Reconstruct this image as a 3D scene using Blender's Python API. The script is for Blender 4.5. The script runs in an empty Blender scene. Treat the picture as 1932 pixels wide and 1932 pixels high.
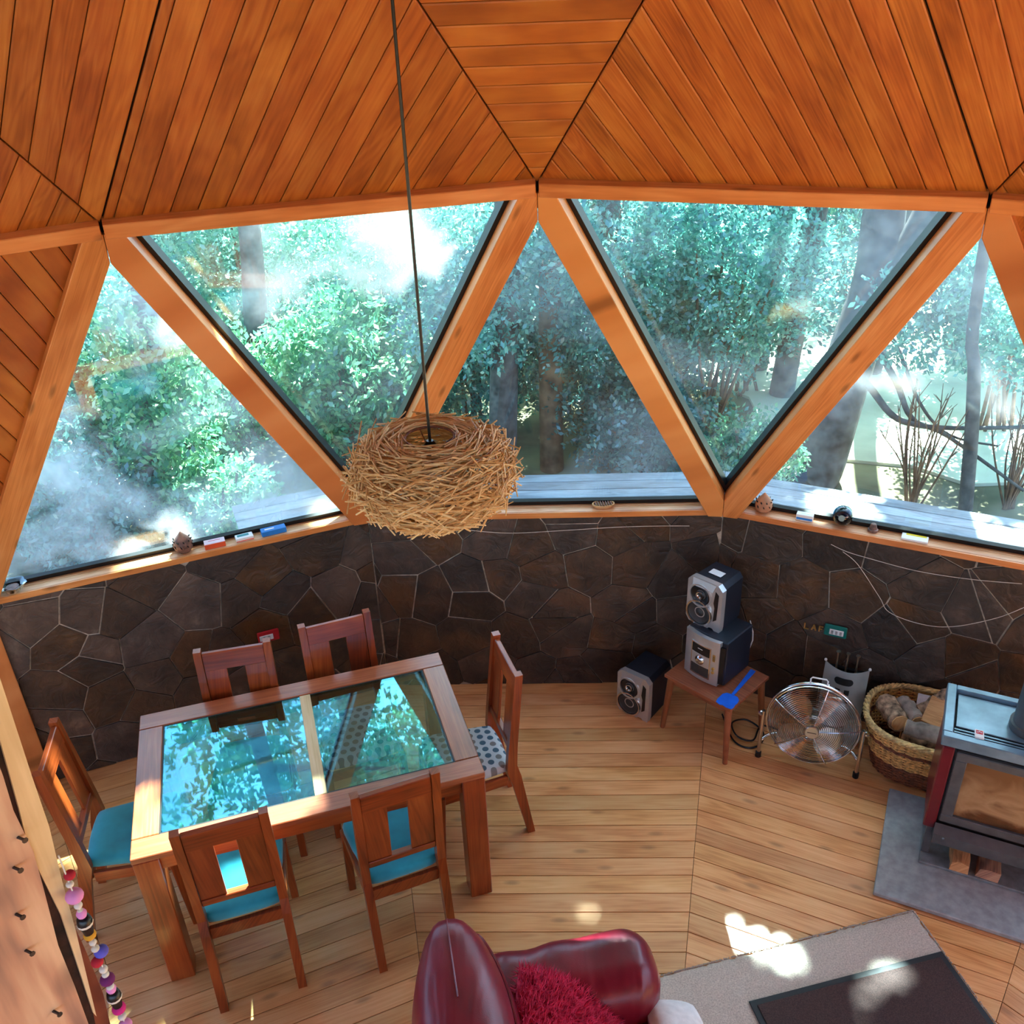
import bpy, bmesh, math, random
import numpy as np
from mathutils import Vector, Matrix, Quaternion

random.seed(7)
RNG = np.random.default_rng(11)
V = Vector
SC = bpy.context.scene
COL = SC.collection
PI = math.pi
rad = math.radians

# ------------------------------------------------------------------ camera
cam_d = bpy.data.cameras.new('camera')
cam = bpy.data.objects.new('camera', cam_d)
COL.objects.link(cam)
cam_d.sensor_fit = 'HORIZONTAL'
cam_d.sensor_width = 36.0
cam_d.lens = 36.0 * 1739.53 / 1932.0
cam_d.clip_start = 0.02
cam_d.clip_end = 500
CR = V((0.99913441, 0.02347203, -0.03434369))
CU = V((0.01854916, 0.48758845, 0.87287653))
CF = V((-0.03723377, 0.87275802, -0.48673101))
m = Matrix((CR, CU, -CF)).transposed().to_4x4()
m.translation = V((0.01249, 0.16847, 3.63626))
cam.matrix_world = m
SC.camera = cam

# ------------------------------------------------------------------ light
SUN_AZ, SUN_EL = rad(24), rad(54)
SUN = V((math.sin(SUN_AZ) * math.cos(SUN_EL), math.cos(SUN_AZ) * math.cos(SUN_EL), math.sin(SUN_EL)))
w = bpy.data.worlds.new('sky')
SC.world = w
w.use_nodes = True
nt = w.node_tree
bg = nt.nodes['Background']
sky = nt.nodes.new('ShaderNodeTexSky')
sky.sky_type = 'NISHITA'
sky.sun_disc = False
sky.sun_elevation = SUN_EL
sky.sun_rotation = SUN_AZ
sky.air_density = 0.8
sky.dust_density = 2.0
sky.ozone_density = 1.0
nt.links.new(sky.outputs[0], bg.inputs[0])
bg.inputs[1].default_value = 0.45
sd = bpy.data.lights.new('sun', 'SUN')
so = bpy.data.objects.new('sun', sd)
COL.objects.link(so)
sd.energy = 30.0
sd.angle = rad(0.53)
sd.color = (1.0, 0.95, 0.86)
so.rotation_euler = SUN.to_track_quat('Z', 'Y').to_euler()
so.location = SUN * 40
vs = SC.view_settings
vs.view_transform = 'Standard'
vs.look = 'None'
vs.gamma = 1.0
vs.use_curve_mapping = False
vs.exposure = 1.3

# ------------------------------------------------------------------ materials
def lin(r, g, b):
    f = lambda c: (c / 255 / 12.92) if c / 255 <= .04045 else ((c / 255 + .055) / 1.055) ** 2.4
    return (f(r), f(g), f(b), 1)

class NT:
    def __init__(s, name):
        s.m = bpy.data.materials.new(name)
        s.m.use_nodes = True
        s.t = s.m.node_tree
        s.b = s.t.nodes.get('Principled BSDF')
        s.out = s.t.nodes.get('Material Output')
    def n(s, typ, **kw):
        x = s.t.nodes.new('ShaderNode' + typ)
        for k, v in kw.items():
            if k in ('i',):
                for kk, vv in v.items():
                    if isinstance(vv, bpy.types.NodeSocket): s.t.links.new(vv, x.inputs[kk])
                    else: x.inputs[kk].default_value = vv
            else: setattr(x, k, v)
        return x
    def set(s, **kw):
        for k, v in kw.items():
            k = k.replace('_', ' ')
            if isinstance(v, bpy.types.NodeSocket): s.t.links.new(v, s.b.inputs[k])
            else: s.b.inputs[k].default_value = v
        return s
    def ramp(s, fac, stops):
        r = s.n('ValToRGB')
        s.t.links.new(fac, r.inputs[0])
        e = r.color_ramp.elements
        while len(e) < len(stops): e.new(0.5)
        for k, (p, c) in enumerate(stops):
            e[k].position = p; e[k].color = c
        return r.outputs[0]
    def bump(s, h, strength=.3, dist=.01):
        b = s.n('Bump', i={'Height': h, 'Strength': strength, 'Distance': dist})
        s.t.links.new(b.outputs[0], s.b.inputs['Normal'])
    def math(s, op, a, b=0.0, c=None):
        x = s.n('Math', operation=op)
        for k, v in enumerate((a, b) if c is None else (a, b, c)):
            if isinstance(v, bpy.types.NodeSocket): s.t.links.new(v, x.inputs[k])
            else: x.inputs[k].default_value = v
        return x.outputs[0]
    def mix(s, fac, a, b, blend='MIX'):
        x = s.n('Mix', data_type='RGBA', blend_type=blend)
        for k, v in ((0, fac), (6, a), (7, b)):
            if isinstance(v, bpy.types.NodeSocket): s.t.links.new(v, x.inputs[k])
            else: x.inputs[k].default_value = v
        return x.outputs[2]

def plain(name, c, rough=.5, metal=0., var=0.06, scale=18, bump=0., **kw):
    """one colour with a faint procedural mottling"""
    t = NT(name)
    tc = t.n('TexCoord')
    nz = t.n('TexNoise', i={'Vector': tc.outputs['Object'], 'Scale': scale, 'Detail': 4.0})
    lo = tuple(x * (1 - var * 2) for x in c[:3]) + (1,)
    hi = tuple(min(1, x * (1 + var * 2)) for x in c[:3]) + (1,)
    t.set(Base_Color=t.ramp(nz.outputs[0], [(.3, lo), (.7, hi)]), Roughness=rough, Metallic=metal, **kw)
    if bump: t.bump(nz.outputs[0], bump, .004)
    return t.m

def wood(name, dark, mid, light, rough=.4, vlen=1.3, vacross=11., knots=0., vary=.35, gloss=.5, swirl=.5, bump=.06, coat=0.):
    """grain runs along U of the mesh's own UV map; every object shifts it and its tone"""
    t = NT(name)
    uv = t.n('UVMap')
    oi = t.n('ObjectInfo')
    off = t.n('CombineXYZ', i={0: t.math('MULTIPLY', oi.outputs['Random'], 37.0), 1: t.math('MULTIPLY', oi.outputs['Random'], 91.0)})
    add = t.n('VectorMath', operation='ADD', i={0: uv.outputs[0], 1: off.outputs[0]})
    mp = t.n('Mapping', i={'Vector': add.outputs[0], 'Scale': (vlen, vacross, 1)})
    lo = t.n('TexNoise', noise_dimensions='2D', i={'Vector': mp.outputs[0], 'Scale': 1.1, 'Detail': 2.0, 'Distortion': swirl})
    rings = t.math('SINE', t.math('MULTIPLY', lo.outputs[0], 30.0 + 20 * swirl))
    mp2 = t.n('Mapping', i={'Vector': add.outputs[0], 'Scale': (vlen * 5, vacross * 14, 1)})
    fine = t.n('TexNoise', noise_dimensions='2D', i={'Vector': mp2.outputs[0], 'Scale': 1.0, 'Detail': 3.0})
    mp3 = t.n('Mapping', i={'Vector': add.outputs[0], 'Scale': (2.2, 5, 1)})
    blot = t.n('TexNoise', noise_dimensions='2D', i={'Vector': mp3.outputs[0], 'Scale': 1.0, 'Detail': 3.0})
    f = t.math('ADD', t.math('MULTIPLY', rings, .055), t.math('MULTIPLY', fine.outputs[0], .35))
    f = t.math('ADD', f, t.math('MULTIPLY', blot.outputs[0], .65))
    c = t.ramp(f, [(.28, dark), (.5, mid), (.72, light)])
    if knots:
        mk = t.n('Mapping', i={'Vector': add.outputs[0], 'Scale': (2.1, 5.5, 1)})
        vo = t.n('TexVoronoi', voronoi_dimensions='2D', i={'Vector': mk.outputs[0], 'Scale': 1.0})
        kf = t.ramp(vo.outputs['Distance'], [(.03, (1, 1, 1, 1)), (.1, (0, 0, 0, 1))])
        c = t.mix(t.math('MULTIPLY', kf, knots), c, tuple(x * .25 for x in dark[:3]) + (1,))
    tone = t.math('ADD', t.math('MULTIPLY', t.math('FRACT', t.math('MULTIPLY', oi.outputs['Random'], 17.3)), vary), 1 - vary * .55)
    hsv = t.n('HueSaturation', i={'Color': c, 'Value': tone, 'Hue': t.math('ADD', .5, t.math('MULTIPLY', t.math('SUBTRACT', t.math('FRACT', t.math('MULTIPLY', oi.outputs['Random'], 5.7)), .5), .008))})
    t.set(Base_Color=hsv.outputs[0], Roughness=rough, Specular_IOR_Level=gloss)
    if coat: t.set(Coat_Weight=coat, Coat_Roughness=.12 if coat < .5 else .24)
    if bump: t.bump(fine.outputs[0], bump, .002)
    return t.m

M = {}
M['ceiling'] = wood('stained_ceiling_pine', lin(146, 74, 24), lin(180, 100, 36), lin(200, 124, 52), rough=.42, vlen=.9, vacross=9, swirl=.7, vary=.22, bump=.03)
M['strut'] = wood('varnished_strut_pine', lin(196, 112, 52), lin(222, 140, 74), lin(236, 160, 94), rough=.36, vlen=.8, vacross=9, swirl=.4, knots=.55, vary=.14, bump=.03)
M['sill'] = wood('pale_sill_pine', lin(178, 108, 60), lin(214, 152, 104), lin(232, 184, 142), rough=.4, vlen=.8, vacross=14, vary=.12)
M['floor'] = wood('oiled_floor_pine', lin(196, 128, 72), lin(222, 160, 102), lin(234, 180, 124), rough=.3, vlen=.9, vacross=12, swirl=.3, knots=.4, vary=.28, bump=.03)
M['furn'] = wood('red_brown_hardwood', lin(106, 42, 15), lin(148, 64, 24), lin(172, 86, 36), rough=.3, vlen=.8, vacross=10, swirl=.3, vary=.2, bump=.03, coat=.25)
M['furn_top'] = wood('glossy_table_wood', lin(126, 62, 32), lin(160, 84, 46), lin(186, 110, 66), rough=.35, vlen=.8, vacross=10, swirl=.3, vary=.15, bump=.02, coat=1.0)  # table top lighter than its legs: sky sheen put into the colour
M['stool'] = wood('brown_stool_wood', lin(112, 58, 32), lin(146, 82, 48), lin(166, 100, 62), rough=.5, vary=.15)
M['deck'] = wood('weathered_deck_board', lin(112, 112, 116), lin(146, 146, 150), lin(176, 178, 182), rough=.7, vary=.25)
M['slab'] = wood('rough_sawn_slab', lin(112, 82, 76), lin(196, 142, 112), lin(230, 188, 150), rough=.7, vlen=.9, vacross=9, swirl=.9, knots=.7, bump=.25)
M['pale'] = wood('pale_sapwood', lin(196, 156, 106), lin(224, 190, 142), lin(236, 208, 166), rough=.65, vlen=.8, vacross=12)
M['redboard'] = wood('dark_red_board', lin(86, 36, 20), lin(118, 54, 30), lin(138, 68, 40), rough=.55)
M['logend'] = wood('split_firewood', lin(164, 108, 62), lin(206, 152, 98), lin(222, 176, 124), rough=.8, vlen=2, vacross=20, bump=.3)
M['dark'] = plain('dark_gap', lin(28, 17, 11), .9)
M['gasket'] = plain('black_rubber_gasket', lin(16, 17, 19), .45)
M['black'] = plain('black_plastic', lin(14, 15, 18), .35)
M['mortar'] = plain('pale_mortar', lin(190, 172, 150), .9, var=.2, scale=30, bump=.3)
M['bark'] = plain('tree_bark_strip', lin(58, 30, 20), .9, var=.35, scale=25, bump=1.0)
M['teal'] = plain('turquoise_velvet', lin(24, 158, 178), .75, var=.1, scale=9, Sheen_Weight=.5)
M['leather'] = None
M['chrome'] = plain('chrome', lin(205, 205, 205), .14, 1.0, var=.02)
M['brushed'] = plain('brushed_silver', lin(190, 186, 176), .3, 1.0, var=.03)
M['silver'] = plain('silver_plastic', lin(196, 196, 194), .28, .6, var=.03)
M['navy'] = plain('dark_blue_black_cabinet', lin(24, 30, 42), .45, var=.08)
M['grille'] = plain('dark_grey_cone', lin(52, 50, 48), .5, var=.1)
M['grey_sheet'] = plain('grey_painted_sheet', lin(158, 168, 166), .4, .3, var=.03)
M['blue'] = plain('blue_plastic', lin(10, 96, 214), .4)
M['red_plate'] = plain('red_plate', lin(190, 24, 36), .45)
M['green_plate'] = plain('green_plate', lin(8, 112, 100), .45)
M['white'] = plain('white_plastic', lin(236, 236, 232), .4, var=.02)
M['brass'] = plain('brass', lin(214, 172, 100), .35, .8)
M['wicker'] = plain('tan_wicker', lin(216, 166, 96), .7, var=.25, scale=60)
M['wicker_dark'] = plain('brown_wicker', lin(122, 66, 36), .65, var=.3, scale=60)
M['willow'] = plain('peeled_willow', lin(222, 176, 114), .6, var=.3, scale=40)
M['stick'] = plain('split_cane', lin(206, 158, 96), .55, var=.35, scale=14)
M['clay'] = plain('terracotta', lin(186, 132, 96), .75, var=.1)
M['clay_dark'] = plain('smoked_terracotta', lin(120, 84, 70), .5, var=.3, scale=40)
M['stove_top'] = plain('blued_steel', lin(128, 152, 168), .34, .5, var=.12, scale=10)
M['stove_iron'] = plain('stove_iron', lin(88, 90, 92), .45, .3, var=.1)
M['maroon'] = plain('maroon_enamel', lin(104, 22, 30), .3)
M['slate'] = plain('grey_hearth_stone', lin(150, 156, 158), .6, var=.1, scale=26, bump=.05)
M['slate_dark'] = plain('dark_hearth_tile', lin(116, 122, 124), .6, var=.12, scale=26)
M['rug'] = plain('beige_pile', lin(196, 184, 172), .95, var=.12, scale=160, bump=.6)
M['mat'] = plain('brown_ribbed_mat', lin(70, 52, 50), .9, var=.2, scale=220, bump=.5)
M['mat_edge'] = plain('rubber_mat_edge', lin(34, 40, 46), .6)
M['fluff'] = plain('crimson_fluff', lin(255, 66, 108), .85, var=.25, scale=40)
M['fleece'] = plain('white_fleece', lin(232, 230, 226), .95, var=.04, scale=40, bump=.4)
M['concrete'] = plain('outer_shell', lin(96, 90, 84), .9)
M['paper'] = plain('white_card', lin(238, 236, 232), .6, var=.01)
M['red_ink'] = plain('red_ink', lin(204, 40, 48), .6)
M['orange_ink'] = plain('orange_card', lin(222, 84, 34), .6)
M['pink_ink'] = plain('pale_pink_card', lin(236, 206, 212), .6)
M['blue_card'] = plain('blue_card', lin(24, 124, 206), .5)
M['yellow'] = plain('yellow_card', lin(240, 212, 50), .5)
M['teal_ink'] = plain('teal_ink', lin(60, 140, 140), .6)
M['bead_pink'] = plain('pink_felt', lin(226, 140, 196), .8)
M['bead_blue'] = plain('violet_blue_felt', lin(98, 92, 200), .8)
M['bead_red'] = plain('red_felt', lin(186, 24, 44), .8)
M['bead_purple'] = plain('purple_felt', lin(112, 24, 96), .8)
M['bead_magenta'] = plain('magenta_felt', lin(206, 24, 120), .8)
M['bead_yellow'] = plain('yellow_felt', lin(216, 152, 36), .8)
M['bead_white'] = plain('white_bead', lin(224, 214, 200), .35)
M['iron'] = plain('iron_nail', lin(70, 66, 66), .4, .8)
M['ground'] = plain('forest_ground', lin(120, 112, 84), .95, var=.4, scale=1.2)
M['meadow'] = plain('dry_meadow', lin(216, 210, 188), .95, var=.15, scale=1.5)
M['trunk'] = plain('grey_trunk_bark', lin(92, 86, 84), .9, var=.35, scale=9, bump=1.0)
M['log_bark'] = plain('pale_log_bark', lin(172, 142, 112), .9, var=.42, scale=30, bump=1.0)
M['log_grey'] = plain('grey_log_bark', lin(150, 136, 122), .9, var=.3, scale=14, bump=.8)
M['trunk_brown'] = plain('brown_trunk_bark', lin(124, 92, 70), .9, var=.3, scale=9, bump=1.0)

def leather():
    t = NT('burgundy_leather')
    tc = t.n('TexCoord')
    a = t.n('TexNoise', i={'Vector': tc.outputs['Object'], 'Scale': 4.0, 'Detail': 3.0})
    b = t.n('TexVoronoi', i={'Vector': tc.outputs['Object'], 'Scale': 260.0})
    t.set(Base_Color=t.ramp(a.outputs[0], [(.3, lin(104, 18, 34)), (.7, lin(138, 28, 46))]), Roughness=.34)
    mp = t.n('Mapping', i={'Vector': tc.outputs['Object'], 'Scale': (9, 2.0, 3), 'Rotation': (0, 0, .5)})
    wr = t.n('TexNoise', i={'Vector': mp.outputs[0], 'Scale': 1.0, 'Detail': 2.0, 'Distortion': .6})
    b1 = t.n('Bump', i={'Height': b.outputs[0], 'Strength': .08, 'Distance': .002})
    b2 = t.n('Bump', i={'Height': wr.outputs[0], 'Strength': .5, 'Distance': .03, 'Normal': b1.outputs[0]})
    t.t.links.new(b2.outputs[0], t.b.inputs['Normal'])
    return t.m
M['leather'] = leather()

def stone(name='slate_cladding', k=1.0):
    t = NT(name)
    tc = t.n('TexCoord'); oi = t.n('ObjectInfo')
    add = t.n('VectorMath', operation='ADD', i={0: tc.outputs['Object'], 1: t.n('CombineXYZ', i={0: t.math('MULTIPLY', oi.outputs['Random'], 50.0), 2: t.math('MULTIPLY', oi.outputs['Random'], 23.0)}).outputs[0]})
    a = t.n('TexNoise', i={'Vector': add.outputs[0], 'Scale': 7.0, 'Detail': 8.0, 'Roughness': .65})
    b = t.n('TexNoise', i={'Vector': add.outputs[0], 'Scale': 2.4, 'Detail': 3.0, 'Distortion': 1.0})
    c1 = t.ramp(a.outputs[0], [(.3, lin(40 * k, 30 * k, 24 * k)), (.55, lin(66 * k, 50 * k, 38 * k)), (.75, lin(98 * k, 76 * k, 56 * k))])
    rust = t.ramp(b.outputs[0], [(.5, (0, 0, 0, 1)), (.72, (1, 1, 1, 1))])
    c2 = t.mix(t.math('MULTIPLY', rust, .5), c1, lin(106, 70, 40))
    tone = t.math('ADD', .6, t.math('MULTIPLY', t.math('FRACT', t.math('MULTIPLY', oi.outputs['Random'], 13.1)), .7))
    h = t.n('HueSaturation', i={'Color': c2, 'Value': tone, 'Saturation': t.math('ADD', .7, t.math('MULTIPLY', oi.outputs['Random'], .5))})
    t.set(Base_Color=h.outputs[0], Roughness=.55)
    lay = t.n('TexNoise', i={'Vector': add.outputs[0], 'Scale': 11.0, 'Detail': 6.0, 'Distortion': 1.5})
    t.bump(lay.outputs[0], .7, .02)
    return t.m
M['stone'] = stone()
M['stone_olive'] = stone('olive_slate_cladding', 1.3)

def dotted():
    t = NT('dotted_upholstery')
    uv = t.n('TexCoord')
    mp = t.n('Mapping', i={'Vector': uv.outputs['Object'], 'Scale': (22, 22, 22)})
    sx = t.n('SeparateXYZ', i={0: mp.outputs[0]})
    row = t.math('FLOOR', sx.outputs[1])
    xo = t.math('ADD', sx.outputs[0], t.math('MULTIPLY', t.math('MODULO', t.math('ADD', row, 100.0), 2.0), .5))
    fx = t.math('SUBTRACT', t.math('FRACT', xo), .5)
    fy = t.math('SUBTRACT', t.math('FRACT', sx.outputs[1]), .5)
    d = t.math('SQRT', t.math('ADD', t.math('MULTIPLY', fx, fx), t.math('MULTIPLY', fy, fy)))
    dot = t.math('LESS_THAN', d, .34)
    wn = t.n('TexWhiteNoise', noise_dimensions='2D', i={'Vector': t.n('CombineXYZ', i={0: t.math('FLOOR', xo), 1: row}).outputs[0]})
    pick = t.math('GREATER_THAN', wn.outputs['Value'], .5)
    dc = t.mix(pick, lin(72, 100, 116), lin(128, 124, 120))
    t.set(Base_Color=t.mix(dot, lin(196, 202, 204), dc), Roughness=.85)
    return t.m
M['dots'] = dotted()

def glass(name, tint, dirt, refl=1.0, dscale=1.1, dcol=(.75, .85, .95, 1), gcol=(1, 1, 1, 1)):
    """clear pane with mirror reflection by angle, and real smears of dried dirt"""
    t = NT(name)
    nodes = t.t.nodes
    nodes.remove(t.b)
    tr = t.n('BsdfTransparent', i={'Color': tint})
    gl = t.n('BsdfGlossy', i={'Color': gcol, 'Roughness': 0.0})
    lw = t.n('LayerWeight', i={'Blend': .5})
    sch = t.math('ADD', .035, t.math('MULTIPLY', .965, t.math('POWER', lw.outputs['Facing'], 5.0)))
    fac = t.math('MINIMUM', t.math('MULTIPLY', sch, refl), 1.0)
    mx = t.n('MixShader', i={0: fac, 1: tr.outputs[0], 2: gl.outputs[0]})
    last = mx.outputs[0]
    if dirt:
        tc = t.n('TexCoord'); oi = t.n('ObjectInfo')
        add = t.n('VectorMath', operation='ADD', i={0: tc.outputs['Object'], 1: t.n('CombineXYZ', i={0: t.math('MULTIPLY', oi.outputs['Random'], 9.0), 1: t.math('MULTIPLY', oi.outputs['Random'], 5.0)}).outputs[0]})
        nz = t.n('TexNoise', i={'Vector': add.outputs[0], 'Scale': dscale, 'Detail': 4.0, 'Roughness': .55, 'Distortion': .5})
        nz2 = t.n('TexNoise', i={'Vector': add.outputs[0], 'Scale': 6.0, 'Detail': 5.0})
        f = t.ramp(nz.outputs[0], [(.42, (.03, .03, .03, 1)), (.75, (1, 1, 1, 1))])
        f = t.math('MULTIPLY', f, t.math('ADD', .45, nz2.outputs[0]))
        f = t.math('MULTIPLY', f, dirt)
        tl = t.n('BsdfTranslucent', i={'Color': dcol})
        df = t.n('BsdfDiffuse', i={'Color': dcol})
        dd = t.n('MixShader', i={0: .35, 1: tl.outputs[0], 2: df.outputs[0]})
        m2 = t.n('MixShader', i={0: f, 1: last, 2: dd.outputs[0]})
        last = m2.outputs[0]
    t.t.links.new(last, t.out.inputs[0])
    return t.m
M['pane'] = glass('tinted_window_glass', (.80, .955, .98, 1), .15, refl=1.6)
M['pane_dirty'] = glass('smeared_window_glass', (.80, .95, .975, 1), .42, refl=1.6, dscale=2.0)
M['pane_clear'] = glass('clear_window_glass', (.97, .98, .98, 1), 0)  # for the unseen rear windows, added untinted to light the room
M['table_glass'] = glass('table_glass', (.84, .93, .95, 1), 0, refl=6.5, gcol=(.26, .82, 1, 1))  # cyan of the reflected sky put into the gloss colour, reflection strengthened
M['bottle'] = glass('blue_bottle_glass', (.06, .22, .36, 1), 0, refl=2.0)
M['clear'] = glass('clear_glass', (.7, .8, .88, 1), 0, refl=2.5)

def soot():
    t = NT('sooty_stove_glass')
    tc = t.n('TexCoord')
    mp = t.n('Mapping', i={'Vector': tc.outputs['Object'], 'Scale': (3, 3, 5)})
    a = t.n('TexNoise', i={'Vector': mp.outputs[0], 'Scale': 1.6, 'Detail': 6.0, 'Distortion': .8})
    sp = t.n('SeparateXYZ', i={0: tc.outputs['Object']})
    zz = t.math('MULTIPLY', t.math('SUBTRACT', sp.outputs[2], .27), 5.0)
    f = t.math('ADD', t.math('MULTIPLY', a.outputs[0], .8), t.math('MULTIPLY', zz, .35))
    c = t.ramp(f, [(.3, lin(26, 16, 14)), (.45, lin(96, 62, 38)), (.62, lin(168, 134, 96)), (.9, lin(120, 84, 52))])
    t.set(Base_Color=c, Roughness=.12)
    return t.m
M['soot'] = soot()

def leafmat(name, a, b, c, trans=.5):
    t = NT(name)
    t.t.nodes.remove(t.b)
    g = t.n('NewGeometry')
    col = t.ramp(g.outputs['Random Per Island'], [(0, a), (.5, b), (1, c)])
    d = t.n('BsdfDiffuse', i={'Color': col})
    tl = t.n('BsdfTranslucent', i={'Color': col})
    gl = t.n('BsdfGlossy', i={'Color': (1, 1, 1, 1), 'Roughness': .3})
    mx = t.n('MixShader', i={0: trans, 1: d.outputs[0], 2: tl.outputs[0]})
    m2 = t.n('MixShader', i={0: .1, 1: mx.outputs[0], 2: gl.outputs[0]})
    t.t.links.new(m2.outputs[0], t.out.inputs[0])
    return t.m
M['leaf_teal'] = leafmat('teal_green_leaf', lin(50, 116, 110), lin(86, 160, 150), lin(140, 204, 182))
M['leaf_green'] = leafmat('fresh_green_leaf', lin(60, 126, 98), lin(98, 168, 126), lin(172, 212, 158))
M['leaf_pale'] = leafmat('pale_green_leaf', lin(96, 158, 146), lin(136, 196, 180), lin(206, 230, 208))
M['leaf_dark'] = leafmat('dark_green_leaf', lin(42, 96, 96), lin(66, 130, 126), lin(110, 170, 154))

# ------------------------------------------------------------------ mesh helpers
class MB:
    def __init__(s): s.v = []; s.f = []
    def add(s, vs, fs):
        o = len(s.v); s.v += [tuple(x) for x in vs]; s.f += [tuple(i + o for i in f) for f in fs]; return s
    def box(s, c, size, R=None, ch=0.0):
        hx, hy, hz = (x / 2 for x in size); c = V(c)
        ch = min(ch, hx * .9, hy * .9, hz * .9)
        if ch <= 0:
            vs = [V((x, y, z)) for x in (-hx, hx) for y in (-hy, hy) for z in (-hz, hz)]
            fs = [(0, 1, 3, 2), (4, 6, 7, 5), (0, 4, 5, 1), (2, 3, 7, 6), (0, 2, 6, 4), (1, 5, 7, 3)]
        else:
            bm = bmesh.new()
            bmesh.ops.create_cube(bm, size=1)
            for v in bm.verts: v.co = V((v.co.x * 2 * hx, v.co.y * 2 * hy, v.co.z * 2 * hz))
            bmesh.ops.bevel(bm, geom=bm.edges[:], offset=ch, segments=1, affect='EDGES', clamp_overlap=True)
            bm.verts.index_update()
            vs = [v.co.copy() for v in bm.verts]; fs = [[v.index for v in f.verts] for f in bm.faces]; bm.free()
        if R is not None: vs = [R @ v for v in vs]
        return s.add([v + c for v in vs], fs)
    def bar(s, a, b, wd, th, side=None, ch=0.0):
        """box from a to b, wd along side"""
        a, b = V(a), V(b); d = b - a; L = d.length; d.normalize()
        side = V(side) if side is not None else (V((0, 0, 1)).cross(d) if abs(d.z) < .95 else V((1, 0, 0)))
        side = (side - d * side.dot(d)).normalized(); n = d.cross(side)
        R = Matrix((d, side, n)).transposed()
        return s.box((a + b) / 2, (L, wd, th), R, ch)
    def prism(s, poly, z0, z1):
        n = len(poly)
        vs = [(x, y, z0) for x, y in poly] + [(x, y, z1) for x, y in poly]
        return s.add(vs, [tuple(range(n))[::-1], tuple(range(n, 2 * n))] + [(i, (i + 1) % n, n + (i + 1) % n, n + i) for i in range(n)])
    def tube(s, pts, r, n=8, closed=False, caps=True, flat=1.0):
        pts = [V(p) for p in pts]; k = len(pts)
        rs = r if isinstance(r, (list, tuple)) else [r] * k
        vs = []; prev = None
        for i in range(k):
            if closed: t = pts[(i + 1) % k] - pts[i - 1]
            else: t = pts[min(i + 1, k - 1)] - pts[max(i - 1, 0)]
            t.normalize()
            if prev is None:
                u = t.cross(V((0, 0, 1)))
                if u.length < .05: u = t.cross(V((1, 0, 0)))
            else: u = prev - t * prev.dot(t)
            u.normalize(); prev = u; q = t.cross(u)
            for j in range(n):
                a = 2 * PI * j / n
                vs.append(pts[i] + (u * math.cos(a) + q * math.sin(a) * flat) * rs[i])
        fs = []
        for i in range(k if closed else k - 1):
            i2 = (i + 1) % k
            for j in range(n):
                fs.append((i * n + j, i * n + (j + 1) % n, i2 * n + (j + 1) % n, i2 * n + j))
        if caps and not closed:
            fs.append(tuple(range(n))[::-1]); fs.append(tuple(range((k - 1) * n, k * n)))
        return s.add(vs, fs)
    def lathe(s, prof, n=24, R=None, c=(0, 0, 0), cap=True):
        c = V(c); vs = []; k = len(prof)
        for r, z in prof:
            for j in range(n):
                a = 2 * PI * j / n
                p = V((r * math.cos(a), r * math.sin(a), z))
                vs.append((R @ p if R is not None else p) + c)
        fs = [(i * n + j, i * n + (j + 1) % n, (i + 1) * n + (j + 1) % n, (i + 1) * n + j) for i in range(k - 1) for j in range(n)]
        if cap:
            fs.append(tuple(range(n))[::-1]); fs.append(tuple(range((k - 1) * n, k * n)))
        return s.add(vs, fs)
    def soft(s, c, size, r, R=None, n=10, fn=None):
        """rounded box; fn warps the local point"""
        c = V(c); h = V(size) / 2; r = min(r, h.x * .999, h.y * .999, h.z * .999)
        idx = {}; vs = []; fs = []
        def vert(p):
            key = (round(p[0], 5), round(p[1], 5), round(p[2], 5))
            if key not in idx:
                q = V((p[0] * h.x, p[1] * h.y, p[2] * h.z))
                inn = V([max(-(h[i] - r), min(h[i] - r, q[i])) for i in range(3)])
                d = q - inn
                q2 = inn + d.normalized() * r if d.length > 1e-9 else q
                if fn: q2 = V(fn(q2))
                if R is not None: q2 = R @ q2
                idx[key] = len(vs); vs.append(q2 + c)
            return idx[key]
        g = [math.sin(PI / 2 * (-1 + 2 * i / n)) for i in range(n + 1)]
        for ax in range(3):
            for sg in (-1, 1):
                for i in range(n):
                    for j in range(n):
                        q = []
                        for (a, b) in ((i, j), (i + 1, j), (i + 1, j + 1), (i, j + 1)):
                            p = [0, 0, 0]; p[ax] = sg; p[(ax + 1) % 3] = g[a]; p[(ax + 2) % 3] = g[b]
                            q.append(vert(p))
                        fs.append(tuple(q) if sg > 0 else tuple(q[::-1]))
        return s.add(vs, fs)
    def build(s, name, mat, parent=None, smooth=False, axis=None, loc=None, kind=None, label=None):
        me = bpy.data.meshes.new(name)
        me.from_pydata(s.v, [], s.f)
        me.update()
        set_uv(me, axis)
        if smooth:
            me.shade_smooth()
            me.set_sharp_from_angle(angle=rad(smooth if smooth is not True else 40))
        me.materials.append(M[mat] if isinstance(mat, str) else mat)
        o = bpy.data.objects.new(name, me)
        COL.objects.link(o)
        if parent is not None: o.parent = parent
        if loc is not None: o.location = loc
        if kind: o['kind'] = kind
        if label: o['label'] = label
        return o

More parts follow.
